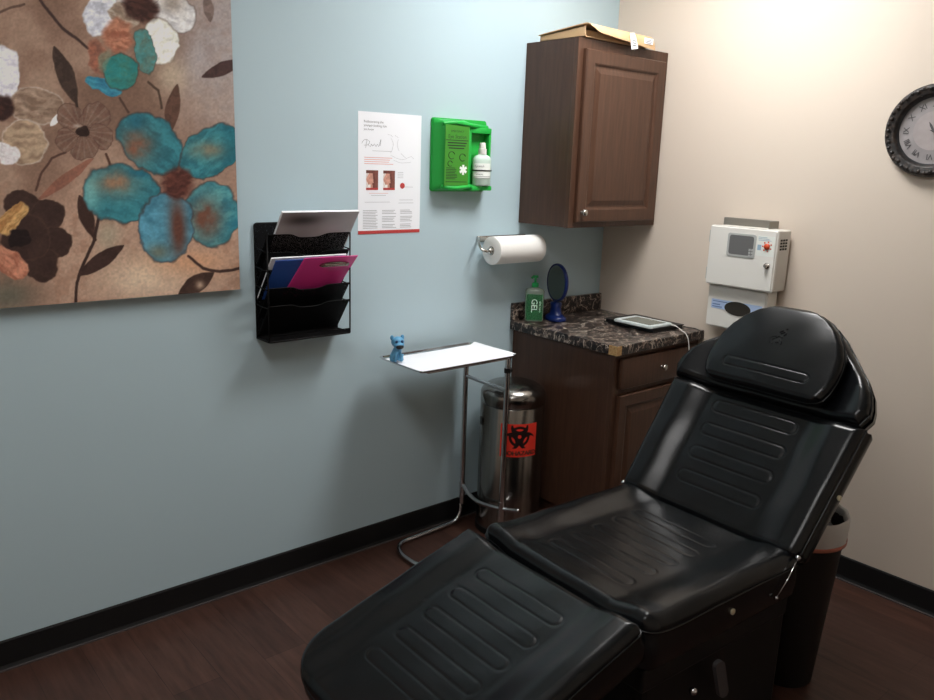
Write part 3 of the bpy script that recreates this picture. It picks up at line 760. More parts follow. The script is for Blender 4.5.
# ------------------------------------------------------------------ cabinets
def raised_door(bm, x0, x1, z0, z1, yb, th=.020, rail=.058):
    """cabinet door facing -y with a mitred frame and a raised centre panel"""
    def ring(ins, y):
        return [Vector((x0 + ins, y, z0 + ins)), Vector((x1 - ins, y, z0 + ins)), Vector((x1 - ins, y, z1 - ins)), Vector((x0 + ins, y, z1 - ins))]
    yf = yb - th
    steps = [(0, yb), (0, yf + .004), (.004, yf), (rail - .006, yf), (rail, yf + .003), (rail + .004, yf + .008), (rail + .012, yf + .008), (rail + .034, yf + .001), (rail + .037, yf + .001)]
    R = [[bm.verts.new(p) for p in ring(i, y)] for i, y in steps]
    for a, b in zip(R, R[1:]):
        for i in range(4): bm.faces.new((a[i], a[(i + 1) % 4], b[(i + 1) % 4], b[i]))
    bm.faces.new(R[-1]); bm.faces.new(R[0][::-1])
    bmesh.ops.recalc_face_normals(bm, faces=bm.faces)
def knob(parent, x, y, z, r=.015):
    bm = bmesh.new(); lathe(bm, [(0, 0), (.008, 0), (.0075, .002), (.005, .008), (.005, .012), (r * .9, .017), (r, .021), (r * .85, .026), (r * .4, .029), (0, .0295)], (x, y, z), '-Y', 24)
    mk('knob', bm, M['nickel'], parent, smooth=True)
W = -.604
uc = thing('wall_cabinet', 'dark brown wooden wall cabinet with one raised-panel door', 'cabinet', (W / 2, -.16, 1.369))
bm = bmesh.new(); bx(bm, W, -.002, -.282, -.001, 1.369, 2.142, bev=.0015)
mk('cabinet_box', bm, M['cabside'], uc)
def face_frame(x0, x1, z0, z1, y0, y1, w, wt, wb, extra=()):
    bm = bmesh.new()
    bx(bm, x0, x0 + w, y0, y1, z0, z1, bev=.0015); bx(bm, x1 - w, x1, y0, y1, z0, z1, bev=.0015)
    bx(bm, x0 + w - .001, x1 - w + .001, y0, y1, z1 - wt, z1, bev=.0015); bx(bm, x0 + w - .001, x1 - w + .001, y0, y1, z0, z0 + wb, bev=.0015)
    for a, b in extra: bx(bm, x0 + w - .001, x1 - w + .001, y0, y1, a, b, bev=.0015)
    return bm
mk('face_frame', face_frame(W - .002, -.001, 1.368, 2.143, -.306, -.282, .040, .045, .040), M['cab'], uc)
bm = bmesh.new(); raised_door(bm, -.574, -.034, 1.393, 2.100, -.3065)
d1 = mk('door', bm, M['cab'], uc)
knob(d1, -.545, -.3265, 1.436)
bc = thing('base_cabinet', 'dark brown wooden base cabinet with a drawer above one door', 'cabinet', (W / 2, -.3, 0))
bm = bmesh.new(); bx(bm, W, -.002, -.590, -.001, .10, .872, bev=.0015); bx(bm, W + .02, -.004, -.54, -.02, 0.0005, .10)
mk('cabinet_box', bm, M['cabside'], bc)
mk('face_frame', face_frame(W - .002, -.001, .10, .873, -.612, -.590, .042, .035, .045, [(.690, .722)]), M['cab'], bc)
bm = bmesh.new(); bx(bm, -.575, -.030, -.632, -.6125, .716, .850, bev=.006, seg=3); dr = mk('drawer', bm, M['cab'], bc, angle=40)
knob(dr, -.300, -.632, .783)
bm = bmesh.new(); raised_door(bm, -.575, -.030, .130, .690, -.6125, rail=.055); d2 = mk('door', bm, M['cab'], bc)
knob(d2, -.072, -.632, .640)
ct = thing('countertop', 'dark speckled granite-look countertop with backsplash and chipped front corner', 'countertop', (W / 2, -.3, .874))
bm = bmesh.new(); bx(bm, -.628, -.001, -.640, -.001, .874, .914, bev=.003)
mk('counter_slab', bm, M['granite'], ct)
bm = bmesh.new(); bx(bm, -.628, -.001, -.021, -.001, .9145, .998, bev=.003)
mk('backsplash', bm, M['granite'], ct)
mk('bare_wood_corner', boxbm(-.630, -.598, -.6415, -.598, .8745, .9135), M['wood'], ct, label='bare tan particle board where the edge strip is missing')

# ------------------------------------------------------------------ cardboard box on the wall cabinet
cbx = thing('cardboard_box', 'flat open tan cardboard box lying on top of the wall cabinet', 'box', (-.35, -.2, 2.143))
Z = 2.1445
bm = bmesh.new()
def quadstrip(rows):
    V_ = [[bm.verts.new(p) for p in r] for r in rows]
    for a, b in zip(V_, V_[1:]):
        for i in range(len(a) - 1): bm.faces.new((a[i], a[i + 1], b[i + 1], b[i]))
# tray bottom and low sides
BX0, BX1 = -.588, -.160
bx(bm, BX0 + .006, BX1 - .004, -.316, -.06, Z, Z + .004)
prism(bm, [(-.06, Z), (-.316, Z), (-.316, Z + .040), (-.06, Z + .022)], lambda u, v, h: Vector((BX0 + .006 + h, u, v)), 0, .004)
prism(bm, [(-.06, Z), (-.316, Z), (-.316, Z + .034), (-.06, Z + .022)], lambda u, v, h: Vector((BX1 - .010 + h, u, v)), 0, .004)
bx(bm, BX0 + .006, BX1 - .006, -.064, -.060, Z, Z + .022)
bx(bm, BX0 + .03, BX1 - .006, -.300, -.296, Z, Z + .030)
mk('tray', bm, M['kraft'], cbx)
bm = bmesh.new()
rows = []
for s in (0, .0035):
    for i in range(29):
        u = i / 28; x = BX0 + (BX1 - BX0) * u
        top = .049 - .006 * u                       # height of the front ridge
        drop = (.022 + .030 * u ** .8) * min(1, .35 + u * 5)
        row = []
        for j in range(10):
            v = j / 9; row.append(Vector((x, -.055 - .268 * v, Z + .024 + (top - .024) * v ** .9 + s)))
        for j in range(1, 9):
            a = j / 8 * pi / 2
            row.append(Vector((x + .006 * j / 8, -.323 - .020 * math.sin(a), Z + top - drop * (1 - math.cos(a)) ** .8 + s * math.cos(a))) + Vector((0, -s * math.sin(a), 0)))
        rows.append(row)
quadstrip(rows[:29]); quadstrip(rows[29:])
A = rows[:29]; B = rows[29:]
quadstrip([[r[-1] for r in A], [r[-1] for r in B]]); quadstrip([A[0], B[0]]); quadstrip([A[-1], B[-1]]); quadstrip([[r[0] for r in A], [r[0] for r in B]])
bmesh.ops.remove_doubles(bm, verts=bm.verts, dist=1e-5); bmesh.ops.recalc_face_normals(bm, faces=bm.faces)
mk('lid_flap', bm, M['kraft'], cbx, angle=40)
lblm = boxbm(-.236, -.176, -.3492, -.3480, Z + .010, Z + .034)
lbl = mk('address_label', lblm, M['paper'], cbx)
bm = bmesh.new()
for k in range(3): bx(bm, -.226, -.189 + .008 * (k == 1), -.3498, -.3493, Z + .013 + k * .006, Z + .0155 + k * .006)
mk('label_print', bm, M['inkgrey'], lbl)
tg = thing('paper_tag', 'small white paper tag hanging over the front edge of the wall cabinet', 'tag', (-.28, -.37, 2.10))
bm = bmesh.new(); pts = [(-.022, 2.184), (.006, 2.188), (.020, 2.172), (.040, 2.128), (-.004, 2.120), (-.012, 2.150)]
prism(bm, [(-.318 + u, v) for u, v in pts], onY(-.3500), 0, .0012)
mk('tag_paper', bm, M['paper'], tg)
bm = bmesh.new()
for k in range(3): bx(bm, -.317, -.296, -.3516, -.3513, 2.136 + k * .009, 2.140 + k * .009)
mk('tag_print', bm, M['ink'], tg)

# ------------------------------------------------------------------ things on the counter
zc = .9145
gb = thing('gel_pump_bottle', 'green gel pump bottle standing at the left end of the counter', 'bottle', (-.545, -.072, zc))
gT = Matrix.Translation((-.545, -.072, zc)) @ Matrix.Rotation(-.75, 4, 'Z')
def rcyl(bm, prof, T, sx=1, sy=1, pw=3.2, n=48):
    rings = []
    for r, h in prof:
        if r < 1e-6: rings.append([bm.verts.new(T @ Vector((0, 0, h)))]); continue
        ring = []
        for i in range(n):
            a = 2 * pi * i / n; ca, sa = math.cos(a), math.sin(a)
            k = (abs(ca) ** pw + abs(sa) ** pw) ** (-1 / pw)
            ring.append(bm.verts.new(T @ Vector((r * sx * k * ca, r * sy * k * sa, h))))
        rings.append(ring)
    for a, b in zip(rings, rings[1:]):
        for i in range(n):
            j = (i + 1) % n
            if len(a) == 1: bm.faces.new((a[0], b[j], b[i]))
            elif len(b) == 1: bm.faces.new((a[i], a[j], b[0]))
            else: bm.faces.new((a[i], a[j], b[j], b[i]))
    bmesh.ops.recalc_face_normals(bm, faces=bm.faces)
bm = bmesh.new(); rcyl(bm, [(0, .001), (.040, .001), (.044, .006), (.044, .1445), (.040, .152), (.022, .160), (.013, .163), (.013, .170), (0, .170)], gT, 1, .62)
mk('bottle_body', bm, M['clearplas'], gb, smooth=True)
bm = bmesh.new(); rcyl(bm, [(0, .003), (.039, .003), (.042, .008), (.042, .098), (0, .098)], gT, 1, .60)
mk('gel', bm, M['gel'], gb, angle=40)
bm = bmesh.new(); prism(bm, rrect(-.038, .038, .012, .132, .006), lambda u, v, h: gT @ Vector((u, -.0276 - h, v)), 0, .0008)
gl = mk('bottle_label', bm, M['gellab'], gb)
mk('label_text', merge_meshes([text_mesh('GEL', .040, lambda a, b: gT @ Vector((-.002 + b - .012, -.0290, .112 - a)), space=.9), text_mesh('aloe vera', .014, lambda a, b: gT @ Vector((.022 + b, -.0290, .100 - a)))]), M['whiteprint'], gl)
bm = bmesh.new(); 
lathe(bm, [(0, .163), (.016, .163), (.016, .180), (.011, .183), (.005, .185), (.005, .205), (.013, .207), (.013, .216), (0, .218)], n=24, T=gT)
tube(bm, [gT @ Vector(p) for p in ((0, 0, .211), (-.010, -.010, .213), (-.018, -.020, .206))], .0048, 10)
mk('pump', bm, M['pump'], gb, angle=40)

mi_ = thing('table_mirror', 'small round blue vanity mirror on a blue foot, beside the green bottle', 'mirror', (-.432, -.105, zc))
nv = Vector((-.954, .292, 0)).normalized(); sv = Vector((-nv.y, nv.x, 0)); mc = Vector((-.432, -.105, 1.094))
mT = Matrix(((sv.x, 0, nv.x, mc.x), (sv.y, 0, nv.y, mc.y), (0, 1, 0, mc.z), (0, 0, 0, 1)))
bm = bmesh.new(); lathe(bm, [(.080, .006), (.082, .008), (.088, .007), (.090, 0), (.088, -.009), (.080, -.012), (0, -.012)], T=mT, n=56)
mk('mirror_frame', bm, M['bluplas'], mi_, smooth=True, angle=60)
bm = bmesh.new(); lathe(bm, [(0, .0065), (.081, .0065), (.081, .004), (0, .004)], T=mT, n=56)
mk('mirror_glass', bm, M['mirror'], mi_)
bm = bmesh.new(); 
rcyl(bm, [(0, .0005), (.060, .0005), (.062, .004), (.060, .016), (.050, .024), (.034, .032), (.030, .060), (.034, .084), (0, .094)], Matrix.Translation((mc.x, mc.y, zc)) @ Matrix.Rotation(math.atan2(sv.y, sv.x), 4, 'Z'), 1, .72, pw=2.2)
mk('foot', bm, M['bluplas'], mi_, smooth=True)

nbT = Matrix.Translation((-.160, -.410, zc)) @ Matrix.Rotation(math.radians(-3), 4, 'Z')
nb = thing('black_binder', 'flat black binder lying on the counter under the white tablet', 'binder', (-.160, -.410, zc))
mk('cover_board', merge_meshes([]) if 0 else (lambda b: (bx(b, -.108, .112, -.150, .145, .0005, .004, bev=.0015, T=nbT), bx(b, -.108, .112, -.150, .145, .016, .020, bev=.0015, T=nbT), b)[-1])(bmesh.new()), M['black'], nb)
mk('page_block', boxbm(-.100, .106, -.144, .140, .0042, .0158, T=nbT), M['darksteel'], nb)
tbT = Matrix.Translation((-.212, -.447, zc + .0205)) @ Matrix.Rotation(math.radians(-1), 4, 'Z')
tb = thing('tablet', 'white framed tablet with a grey screen lying on the black binder', 'tablet', (-.200, -.440, zc + .02))
bm = bmesh.new(); prism(bm, rrect(-.082, .082, -.108, .108, .013), lambda u, v, h: tbT @ Vector((u, v, h)), 0.0, .012)
bmesh.ops.bevel(bm, geom=[e for e in bm.edges if abs((e.verts[0].co - e.verts[1].co).z) < 1e-6], offset=.003, segments=2, affect='EDGES')
mk('case', bm, M['tabwhite'], tb, angle=40)
bm = bmesh.new(); prism(bm, rrect(-.060, .060, -.086, .080, .003), lambda u, v, h: tbT @ Vector((u, v, h)), .012, .0128)
mk('screen', bm, M['screen'], tb)
bm = bmesh.new()
tube(bm, smooth_path([(-.150, -.558, zc + .027), (-.150, -.585, zc + .025), (-.155, -.620, zc + .012), (-.160, -.645, zc + .004), (-.160, -.662, zc - .020), (-.155, -.668, .85), (-.150, -.668, .80), (-.145, -.66, .72), (-.14, -.655, .60)], 8), .0024, 8)
cyl(bm, (-.150, -.5635, zc + .027), (-.150, -.580, zc + .0262), .0042, n=12)
tag(mk('charging_cable', bm, M['cable'], smooth=True), 'thin white charging cable running from the tablet over the counter edge', 'cable')
bm = bmesh.new()
tube(bm, smooth_path([(-.048, -.525, zc + .010), (-.030, -.560, zc + .004), (-.020, -.600, zc + .003), (-.040, -.632, zc + .003), (-.044, -.650, zc - .006), (-.040, -.655, .84)], 8), .002, 8)
tag(mk('thin_power_wire', bm, M['black'], smooth=True), 'thin black wire running behind the binder to the right counter edge', 'wire')

# ------------------------------------------------------------------ instrument stand (U base, two posts)
st = thing('instrument_stand', 'chrome instrument stand with two posts and a U-shaped floor base', 'stand', (-1.1, -.19, 0))
R_ = .0105
yA, yB, xp = -.060, -.325, -.941
bm = bmesh.new()
tube(bm, fillet([(xp, yA, .14), (xp - .01, yA, .016), (-1.31, yA - .015, .013), (-1.360, -.16, .013), (-1.358, -.29, .013), (-1.28, yB, .013), (xp - .01, yB, .016), (xp, yB, .14)], .06, 8), R_, 14)
mk('floor_base', bm, M['chrome'], st, smooth=True)
for y in (yA, yB):
    bm = bmesh.new(); cyl(bm, (xp, y, .10), (xp, y, .845), .0115, n=20); cyl(bm, (xp, y, .10), (xp, y, .20), .0145, n=20)
    p = mk('post', bm, M['chrome'], st, angle=40)
bm = bmesh.new(); cyl(bm, (xp, yA, .708), (xp, yB, .702), .0085, n=14); mk('upper_crossbar', bm, M['chrome'], st, angle=40)
bm = bmesh.new(); tube(bm, smooth_path([(xp, yA, .195), (xp - .012, -.12, .170), (xp - .022, -.19, .160), (xp - .014, -.26, .162), (xp, yB, .168), (xp + .01, -.37, .176), (xp + .015, -.42, .188)], 8), .0095, 12)
mk('lower_crossbar', bm, M['chrome'], st, smooth=True)
bm = bmesh.new(); lathe(bm, [(0, 0), (.008, 0), (.010, .004), (.010, .012), (0, .015)], (xp + .008, yB, .79), 'X', 16); cyl(bm, (xp, yB, .78), (xp, yB, .80), .0145, n=18)
mk('height_knob', bm, M['black'], st, angle=40)
tx0, tx1, ty0, ty1, tz = -1.425, -.926, -.366, -.070, .852
bm = bmesh.new()
tube(bm, fillet([(tx0 + .05, ty0 + .02, tz - .004), (tx1 - .01, ty0 + .02, tz - .004), (tx1 - .01, ty1 - .02, tz - .004), (tx0 + .05, ty1 - .02, tz - .004), (tx0 + .05, ty0 + .02, tz - .004)], .02), .004, 8)
mk('tray_ring', bm, M['chrome'], st, smooth=True)
tr = thing('instrument_tray', 'shallow stainless steel tray on top of the chrome stand', 'tray', ((tx0 + tx1) / 2, (ty0 + ty1) / 2, tz))
bm = bmesh.new()
def ringpts(ins, z, r):
    return [Vector((u, v, z)) for u, v in rrect(tx0 + ins, tx1 - ins, ty0 + ins, ty1 - ins, max(r - ins, .008), 6)]
steps = [(.016, tz + .0012), (.010, tz + .003), (.006, tz + .009), (.003, tz + .0105), (0, tz + .0105), (0, tz + .0088), (.005, tz + .0075), (.009, tz + .001), (.016, tz)]
RR = [[bm.verts.new(p) for p in ringpts(i, z, .03)] for i, z in steps]
for a, b in zip(RR, RR[1:]):
    n = len(a)
    for i in range(n): bm.faces.new((a[i], a[(i + 1) % n], b[(i + 1) % n], b[i]))
bm.faces.new(RR[0]); bm.faces.new(RR[-1][::-1]); bmesh.ops.recalc_face_normals(bm, faces=bm.faces)
mk('tray_pan', bm, M['chrome'], tr, angle=40)
# paper laid in the tray, one corner over the rim
def linerfn(U, V):
    c0 = np.array([tx0 + .020, ty0 + .006]); 
    X = tx0 + .012 + U * (tx1 - tx0 - .006) ; Y = ty0 + .004 + V * (.262)
    Y = Y + .012 * U
    edge = np.minimum.reduce([np.clip((X - tx0) / .02, 0, 1), np.clip((Y - ty0) / .02, 0, 1), np.clip((tx1 - X) / .02, 0, 1)])
    Zz = tz + .0125 - .0095 * edge + .0008 * np.sin(U * 9) * np.sin(V * 7)
    return np.stack([X, Y, Zz], -1)
tag(mk('tray_liner_paper', grid_mesh('l', linerfn, 60, 40), M['paper'], smooth=True), 'white paper sheet lining the steel instrument tray', 'paper')
bpy.data.objects['tray_liner_paper'].modifiers.new('thickness', 'SOLIDIFY').thickness = .0006

# ------------------------------------------------------------------ blue toy dog
dg_ = thing('toy_dog', 'small sky-blue sitting toy dog with a black muzzle on the tray', 'toy', (-1.372, -.165, tz + .003))
dT = Matrix.Translation((-1.398, -.172, tz + .0045)) @ Matrix.Rotation(math.radians(-108), 4, 'Z') @ Matrix.Scale(1.28, 4)
def blob(bm, c, r, s=(1, 1, 1), T=dT, rot=0):
    r_ = bmesh.ops.create_uvsphere(bm, u_segments=20, v_segments=14, radius=1)
    for v in r_['verts']:
        q = Vector((v.co.x * r * s[0], v.co.y * r * s[1], v.co.z * r * s[2]))
        if rot: q = Matrix.Rotation(rot, 3, 'Y') @ q
        v.co = T @ (q + Vector(c))
# front is +y' (rotated) ; use local x as forward
def skin(bm_name, verts, edges, radii, m, parent, sub=2):
    me = bpy.data.meshes.new(bm_name); me.from_pydata([dT @ Vector(v) for v in verts], edges, [])
    o = bpy.data.objects.new(bm_name, me); COL.objects.link(o)
    s = o.modifiers.new('s', 'SKIN'); o.modifiers.new('d', 'SUBSURF').levels = sub
    for i, r in enumerate(radii):
        me.skin_vertices[0].data[i].radius = (r, r); me.skin_vertices[0].data[i].use_root = (i == 0)
    dgp = bpy.context.evaluated_depsgraph_get(); dgp.update()
    me2 = bpy.data.meshes.new_from_object(o.evaluated_get(dgp)); bpy.data.objects.remove(o)
    return mk(bm_name, me2, m, parent, smooth=True)
V_ = [(-.010, 0, .016), (-.004, 0, .030), (.004, 0, .042), (.006, 0, .054), (.013, .010, .026), (.015, .010, .004), (.013, -.010, .026), (.015, -.010, .004),
      (-.008, .015, .010), (.006, .017, .004), (-.008, -.015, .010), (.006, -.017, .004), (-.024, 0, .014), (-.030, 0, .026)]
E_d = [(0, 1), (1, 2), (2, 3), (2, 4), (4, 5), (2, 6), (6, 7), (0, 8), (8, 9), (0, 10), (10, 11), (0, 12), (12, 13)]
body = skin('dog_body', V_, E_d, [.021, .018, .014, .012, .008, .0075, .008, .0075, .012, .008, .012, .008, .006, .004], M['dog'], dg_)
bm = bmesh.new(); blob(bm, (.006, 0, .064), .0185, (1, 1.1, .95)); blob(bm, (.018, 0, .057), .0145, (1, 1.15, .75)); head = mk('head', bm, M['dog'], dg_, smooth=True)
for s in (1, -1):
    bm = bmesh.new(); blob(bm, (.000, s * .0165, .077), .0075, (.6, .8, 1.1)); mk('ear', bm, M['dog'], head, smooth=True)
    bm = bmesh.new(); blob(bm, (.0225, s * .0085, .0685), .0044, (.7, 1, 1.1)); mk('eye', bm, M['dogdark'], head, smooth=True)
bm = bmesh.new(); blob(bm, (.0275, 0, .054), .0095, (.7, 1.3, .85)); mk('muzzle', bm, M['muzzle'], head, smooth=True)

# ------------------------------------------------------------------ steel bin with hazard sticker
cx, cy, cr = -.785, -.205, .143
can = thing('steel_waste_can', 'round brushed steel waste can with domed lid and red biohazard sticker', 'waste can', (cx, cy, 0))
bm = bmesh.new(); lathe(bm, [(0, .03), (cr - .002, .03), (cr, .032), (cr, .596), (cr - .003, .600), (0, .600)], (cx, cy, 0), n=72); mk('can_body', bm, M['steel'], can, angle=40)
bm = bmesh.new(); lathe(bm, [(0, .0005), (cr + .004, .0005), (cr + .006, .004), (cr + .005, .028), (cr, .031), (0, .031)], (cx, cy, 0), n=72); mk('base_ring', bm, M['blackmet'], can, angle=40)
prof = [(cr - .002, .602), (cr + .001, .604), (cr + .001, .640)] + [(cr * math.cos(a) ** .75 + .001 if a < 1.5 else 0, .640 + .058 * math.sin(a)) for a in np.linspace(.1, pi / 2, 12)]
prof[-1] = (0, .698)
bm = bmesh.new(); lathe(bm, prof, (cx, cy, 0), n=72); mk('domed_lid', bm, M['steel'], can, angle=60)
def canp(u, v, off=.0008, a0=0.0):
    a = a0 + u / cr; return Vector((cx + (cr + off) * math.cos(a), cy + (cr + off) * math.sin(a), v))
aC = math.atan2(-2.64 - cy, -3.17 - cx)      # side that faces the middle of the room
bm = bmesh.new(); bx(bm, -.012, .012, -.004, .004, -.018, .018, bev=.003)
bmesh.ops.rotate(bm, verts=bm.verts, cent=(0, 0, 0), matrix=Matrix.Rotation(aC - 1.15 + pi / 2, 3, 'Z'))
bmesh.ops.translate(bm, verts=bm.verts, vec=canp(0, .52, .002, aC - 1.15)); mk('side_grip', bm, M['black'], can)
aS = aC + .29; s0, s1, v0, v1 = -.088, .080, .388, .538
def hazard(U, V):
    x = (U - .5) * 1.42 ; y = (V - .62) * 1.42 * (v1 - v0) / (s1 - s0)
    r = np.hypot(x, y); ink = np.zeros(len(U), bool); cut = np.zeros(len(U), bool)
    for k in range(3):
        a = pi / 2 + k * 2 * pi / 3; qx, qy = .33 * np.cos(a), .33 * np.sin(a)
        d = np.hypot(x - qx, y - qy); ox, oy = .47 * np.cos(a), .47 * np.sin(a); d2 = np.hypot(x - ox, y - oy)
        ink |= (d < .33); cut |= (d2 < .255)
        t = np.abs(-np.sin(a) * x + np.cos(a) * y); cut |= (t < .03) & ((np.cos(a) * x + np.sin(a) * y) > .45)
    ring = (r > .30) & (r < .40); ink2 = (ink & ~cut) | (ring & cut & True)
    ink2 &= ~(r < .07)
    ink2 &= (V > .26) & (V < .97)
    c = np.zeros((len(U), 3)); c[:] = (222, 56, 40); c[ink2] = (28, 16, 16); return c
def stick(U, V):
    a = aS + (s0 + U * (s1 - s0)) / cr
    return np.stack([cx + (cr + .0009) * np.cos(a), cy + (cr + .0009) * np.sin(a), v0 + V * (v1 - v0)], -1)
sk = mk('hazard_sticker', grid_mesh('s', stick, 150, 140, hazard), M['sticker'], can, smooth=True)
mk('sticker_text', merge_meshes([text_mesh('BIOHAZARD', .0285, lambda a, b: canp(a + k * .0011, v0 + .008 + b, .0014 + .0001 * abs(k), aS), align='CENTER', space=.95) for k in (-1, 0, 1)]), M['ink'], sk)

# ------------------------------------------------------------------ wall dispenser (two white housings)
wd = thing('wall_medical_dispenser', 'white locked wall box with small screen, above a white tray housing', 'dispenser', (0, -.85, .96))
bm = bmesh.new(); bx(bm, -.020, -.0005, -.937, -.690, .98, 1.433, bev=.002)
bx(bm, -.075, -.0005, -.9375, -.9335, 1.30, 1.433, bev=.0015)
mk('mounting_bracket', bm, M['greysheet'], wd)
T = onX(0)
def wbox(u0, u1, v0, v1, h0, h1, r=.01, bev=.004):
    bm = bmesh.new(); prism(bm, rrect(u0, u1, v0, v1, r), T, h0, h1)
    if bev: bmesh.ops.bevel(bm, geom=[e for e in bm.edges if all(abs(v.co.x + h1) < 1e-5 for v in e.verts)], offset=bev, segments=3, affect='EDGES')
    return bm
uh = mk('upper_housing', wbox(-1.006, -.702, 1.150, 1.402, .021, .112, .008), M['offwhite'], wd, angle=35)
dd_ = mk('locked_door', wbox(-1.009, -.697, 1.150, 1.404, .1125, .130, .010, .006), M['white'], wd, angle=35)
scb = mk('screen_bezel', wbox(-.918, -.787, 1.280, 1.378, .130, .1325, .010, .001), M['lightgrey'], dd_)
mk('screen', wbox(-.909, -.797, 1.290, 1.370, .1325, .1332, .010, 0), M['greyplas'] if 0 else mat('dark_grey_display', (104, 104, 104), .3), scb)
bm = bmesh.new()
for i in range(2):
    for j in range(3): bx(bm, -.1345, -.1332, -.911 + i * .012, -.902 + i * .012, 1.286 + j * .012, 1.295 + j * .012)
mk('keypad_button', bm, M['lightgrey'], scb)
st_ = mk('sticker', wbox(-1.000, -.922, 1.295, 1.377, .130, .1306, .002, 0), M['yellowish'], dd_)
bm = bmesh.new(); lathe(bm, [(0, 0), (.013, 0), (.012, .005), (0, .006)], (-.1306, -.968, 1.335), '-X', 24); mk('red_button', bm, M['redbtn'], st_, smooth=True)
bm = bmesh.new()
for k in range(7):
    a = k * 2 * pi / 7; c_ = Vector((-.1306, -.968 + .019 * math.cos(a), 1.335 + .019 * math.sin(a))); cyl(bm, c_, c_ - Vector((.0006, 0, 0)), .0035, n=8)
mk('dotted_ring', bm, M['redbtn'], st_)
bm = bmesh.new()
for k in range(3): bx(bm, -.1309, -.1306, -.985 + .01 * k, -.927, 1.358 + k * .006, 1.3600 + k * .006)
bx(bm, -.1309, -.1306, -.943, -.926, 1.318, 1.340)
mk('sticker_print', bm, mat('pale_blue_print', (150, 176, 196), .6), st_)
bm = bmesh.new(); lathe(bm, [(0, 0), (.012, 0), (.012, .004), (.008, .006), (.008, .016), (.006, .019), (0, .019)], (-.130, -.977, 1.258), '-X', 20); mk('lock', bm, M['nickel'], dd_, angle=40)
bm = bmesh.new()
for i in range(4):
    for j in range(3): bx(bm, -.098 + j * .020, -.084 + j * .020, -1.0072, -1.0055, 1.322 + i * .012, 1.330 + i * .012)
mk('vent_slots', bm, M['hole'], uh)
bm = bmesh.new()
for z in (1.17, 1.33):
    bm = bmesh.new(); cyl(bm, (-.118, -.6945, z), (-.118, -.6945, z + .05), .004, n=10)
    mk('hinge', bm, M['lightgrey'], dd_)
lh = mk('lower_housing', wbox(-.978, -.700, .962, 1.148, .021, .100, .008, .006), M['white'], wd, angle=35)
lp_ = mk('blue_label', wbox(-.962, -.722, 1.044, 1.084, .100, .1008, .003, 0), M['lab_blue'], lh)
bm = bmesh.new(); prism(bm, [(-.850 + .062 * math.cos(a), 1.056 + .030 * math.sin(a)) for a in np.linspace(0, 2 * pi, 33)[:-1]], T, .1008, .1022); mk('oval_opening', bm, M['hole'], lh)
bm = bmesh.new(); bx(bm, -.1012, -.1008, -.775, -.728, 1.050, 1.054); bx(bm, -.1012, -.1008, -.765, -.728, 1.060, 1.064); bx(bm, -.1012, -.1008, -.80, -.728, 1.074, 1.077); mk('label_print', bm, mat('slate_blue_ink', (90, 116, 168), .6), lp_)

# ------------------------------------------------------------------ clock
ck = thing('wall_clock', 'round wall clock with ornate dark frame and roman numerals', 'clock', (0, -1.482, 1.63))
cy_, cz_ = -1.482, 1.793
bm = bmesh.new(); lathe(bm, [(.120, .022), (.124, .030), (.130, .036), (.137, .033), (.145, .041), (.153, .039), (.160, .028), (.163, .014), (.158, .002), (0, .002)], (0, cy_, cz_), '-X', 96)
for k in range(44):
    a = k * 2 * pi / 44; r = .1445 + .004 * (k % 2)
    c_ = Vector((-.038, cy_ + r * math.cos(a), cz_ + r * math.sin(a)))
    q = bmesh.ops.create_icosphere(bm, subdivisions=2, radius=.0075)
    for v in q['verts']: v.co = Vector((v.co.x * .8, v.co.y, v.co.z)) + c_
mk('ornate_frame', bm, M['clockdark'], ck, smooth=True)
bm = bmesh.new(); lathe(bm, [(.116, .013), (.119, .020), (.124, .026), (.127, .020)], (0, cy_, cz_), '-X', 72); mk('inner_ring', bm, M['clockring'], ck, smooth=True)
bm = bmesh.new(); lathe(bm, [(0, .012), (.122, .012), (.122, .006), (0, .006)], (0, cy_, cz_), '-X', 72); dl = mk('dial', bm, M['dial'], ck, angle=30)
bm = bmesh.new(); lathe(bm, [(0, .0126), (.068, .0126), (.068, .0122)], (0, cy_, cz_), '-X', 64); mk('dial_centre', bm, M['dial2'], dl)
ROM = ['XII', 'I', 'II', 'III', 'IIII', 'V', 'VI', 'VII', 'VIII', 'IX', 'X', 'XI']
ms = []
for k, s in enumerate(ROM):
    th = k * pi / 6      # clockwise from the top, seen from the room (right = -y)
    def fn(a, b, th=th):
        rr = .082 + b; u = rr * math.sin(th) + a * math.cos(th); v = rr * math.cos(th) - a * math.sin(th)
        return Vector((-.0132, cy_ - u, cz_ + v))
    mk('roman_numeral', text_mesh(s, .029, fn, align='CENTER', space=.9), M['numeral'], dl)
for nm, th, L_, w_ in (('hour_hand', math.radians(-30), .036, .0035), ('minute_hand', math.radians(96), .085, .0035)):
    bm = bmesh.new(); dirv = (math.sin(th), math.cos(th)); nx = (dirv[1], -dirv[0])
    pts = [(-.012, 0), (0, -w_), (L_ * .6, -w_ * 1.1), (L_, 0), (L_ * .6, w_ * 1.1), (0, w_)]
    prism(bm, [(cy_ - (dirv[0] * l + nx[0] * w), cz_ + dirv[1] * l + nx[1] * w) for l, w in pts], T, .0145 if nm[0] == 'h' else .0165, .0155 if nm[0] == 'h' else .0175)
    mk(nm, bm, M['numeral'], ck)
bm = bmesh.new(); cyl(bm, (-.012, cy_, cz_), (-.019, cy_, cz_), .005, n=16); mk('hand_pin', bm, M['numeral'], ck)

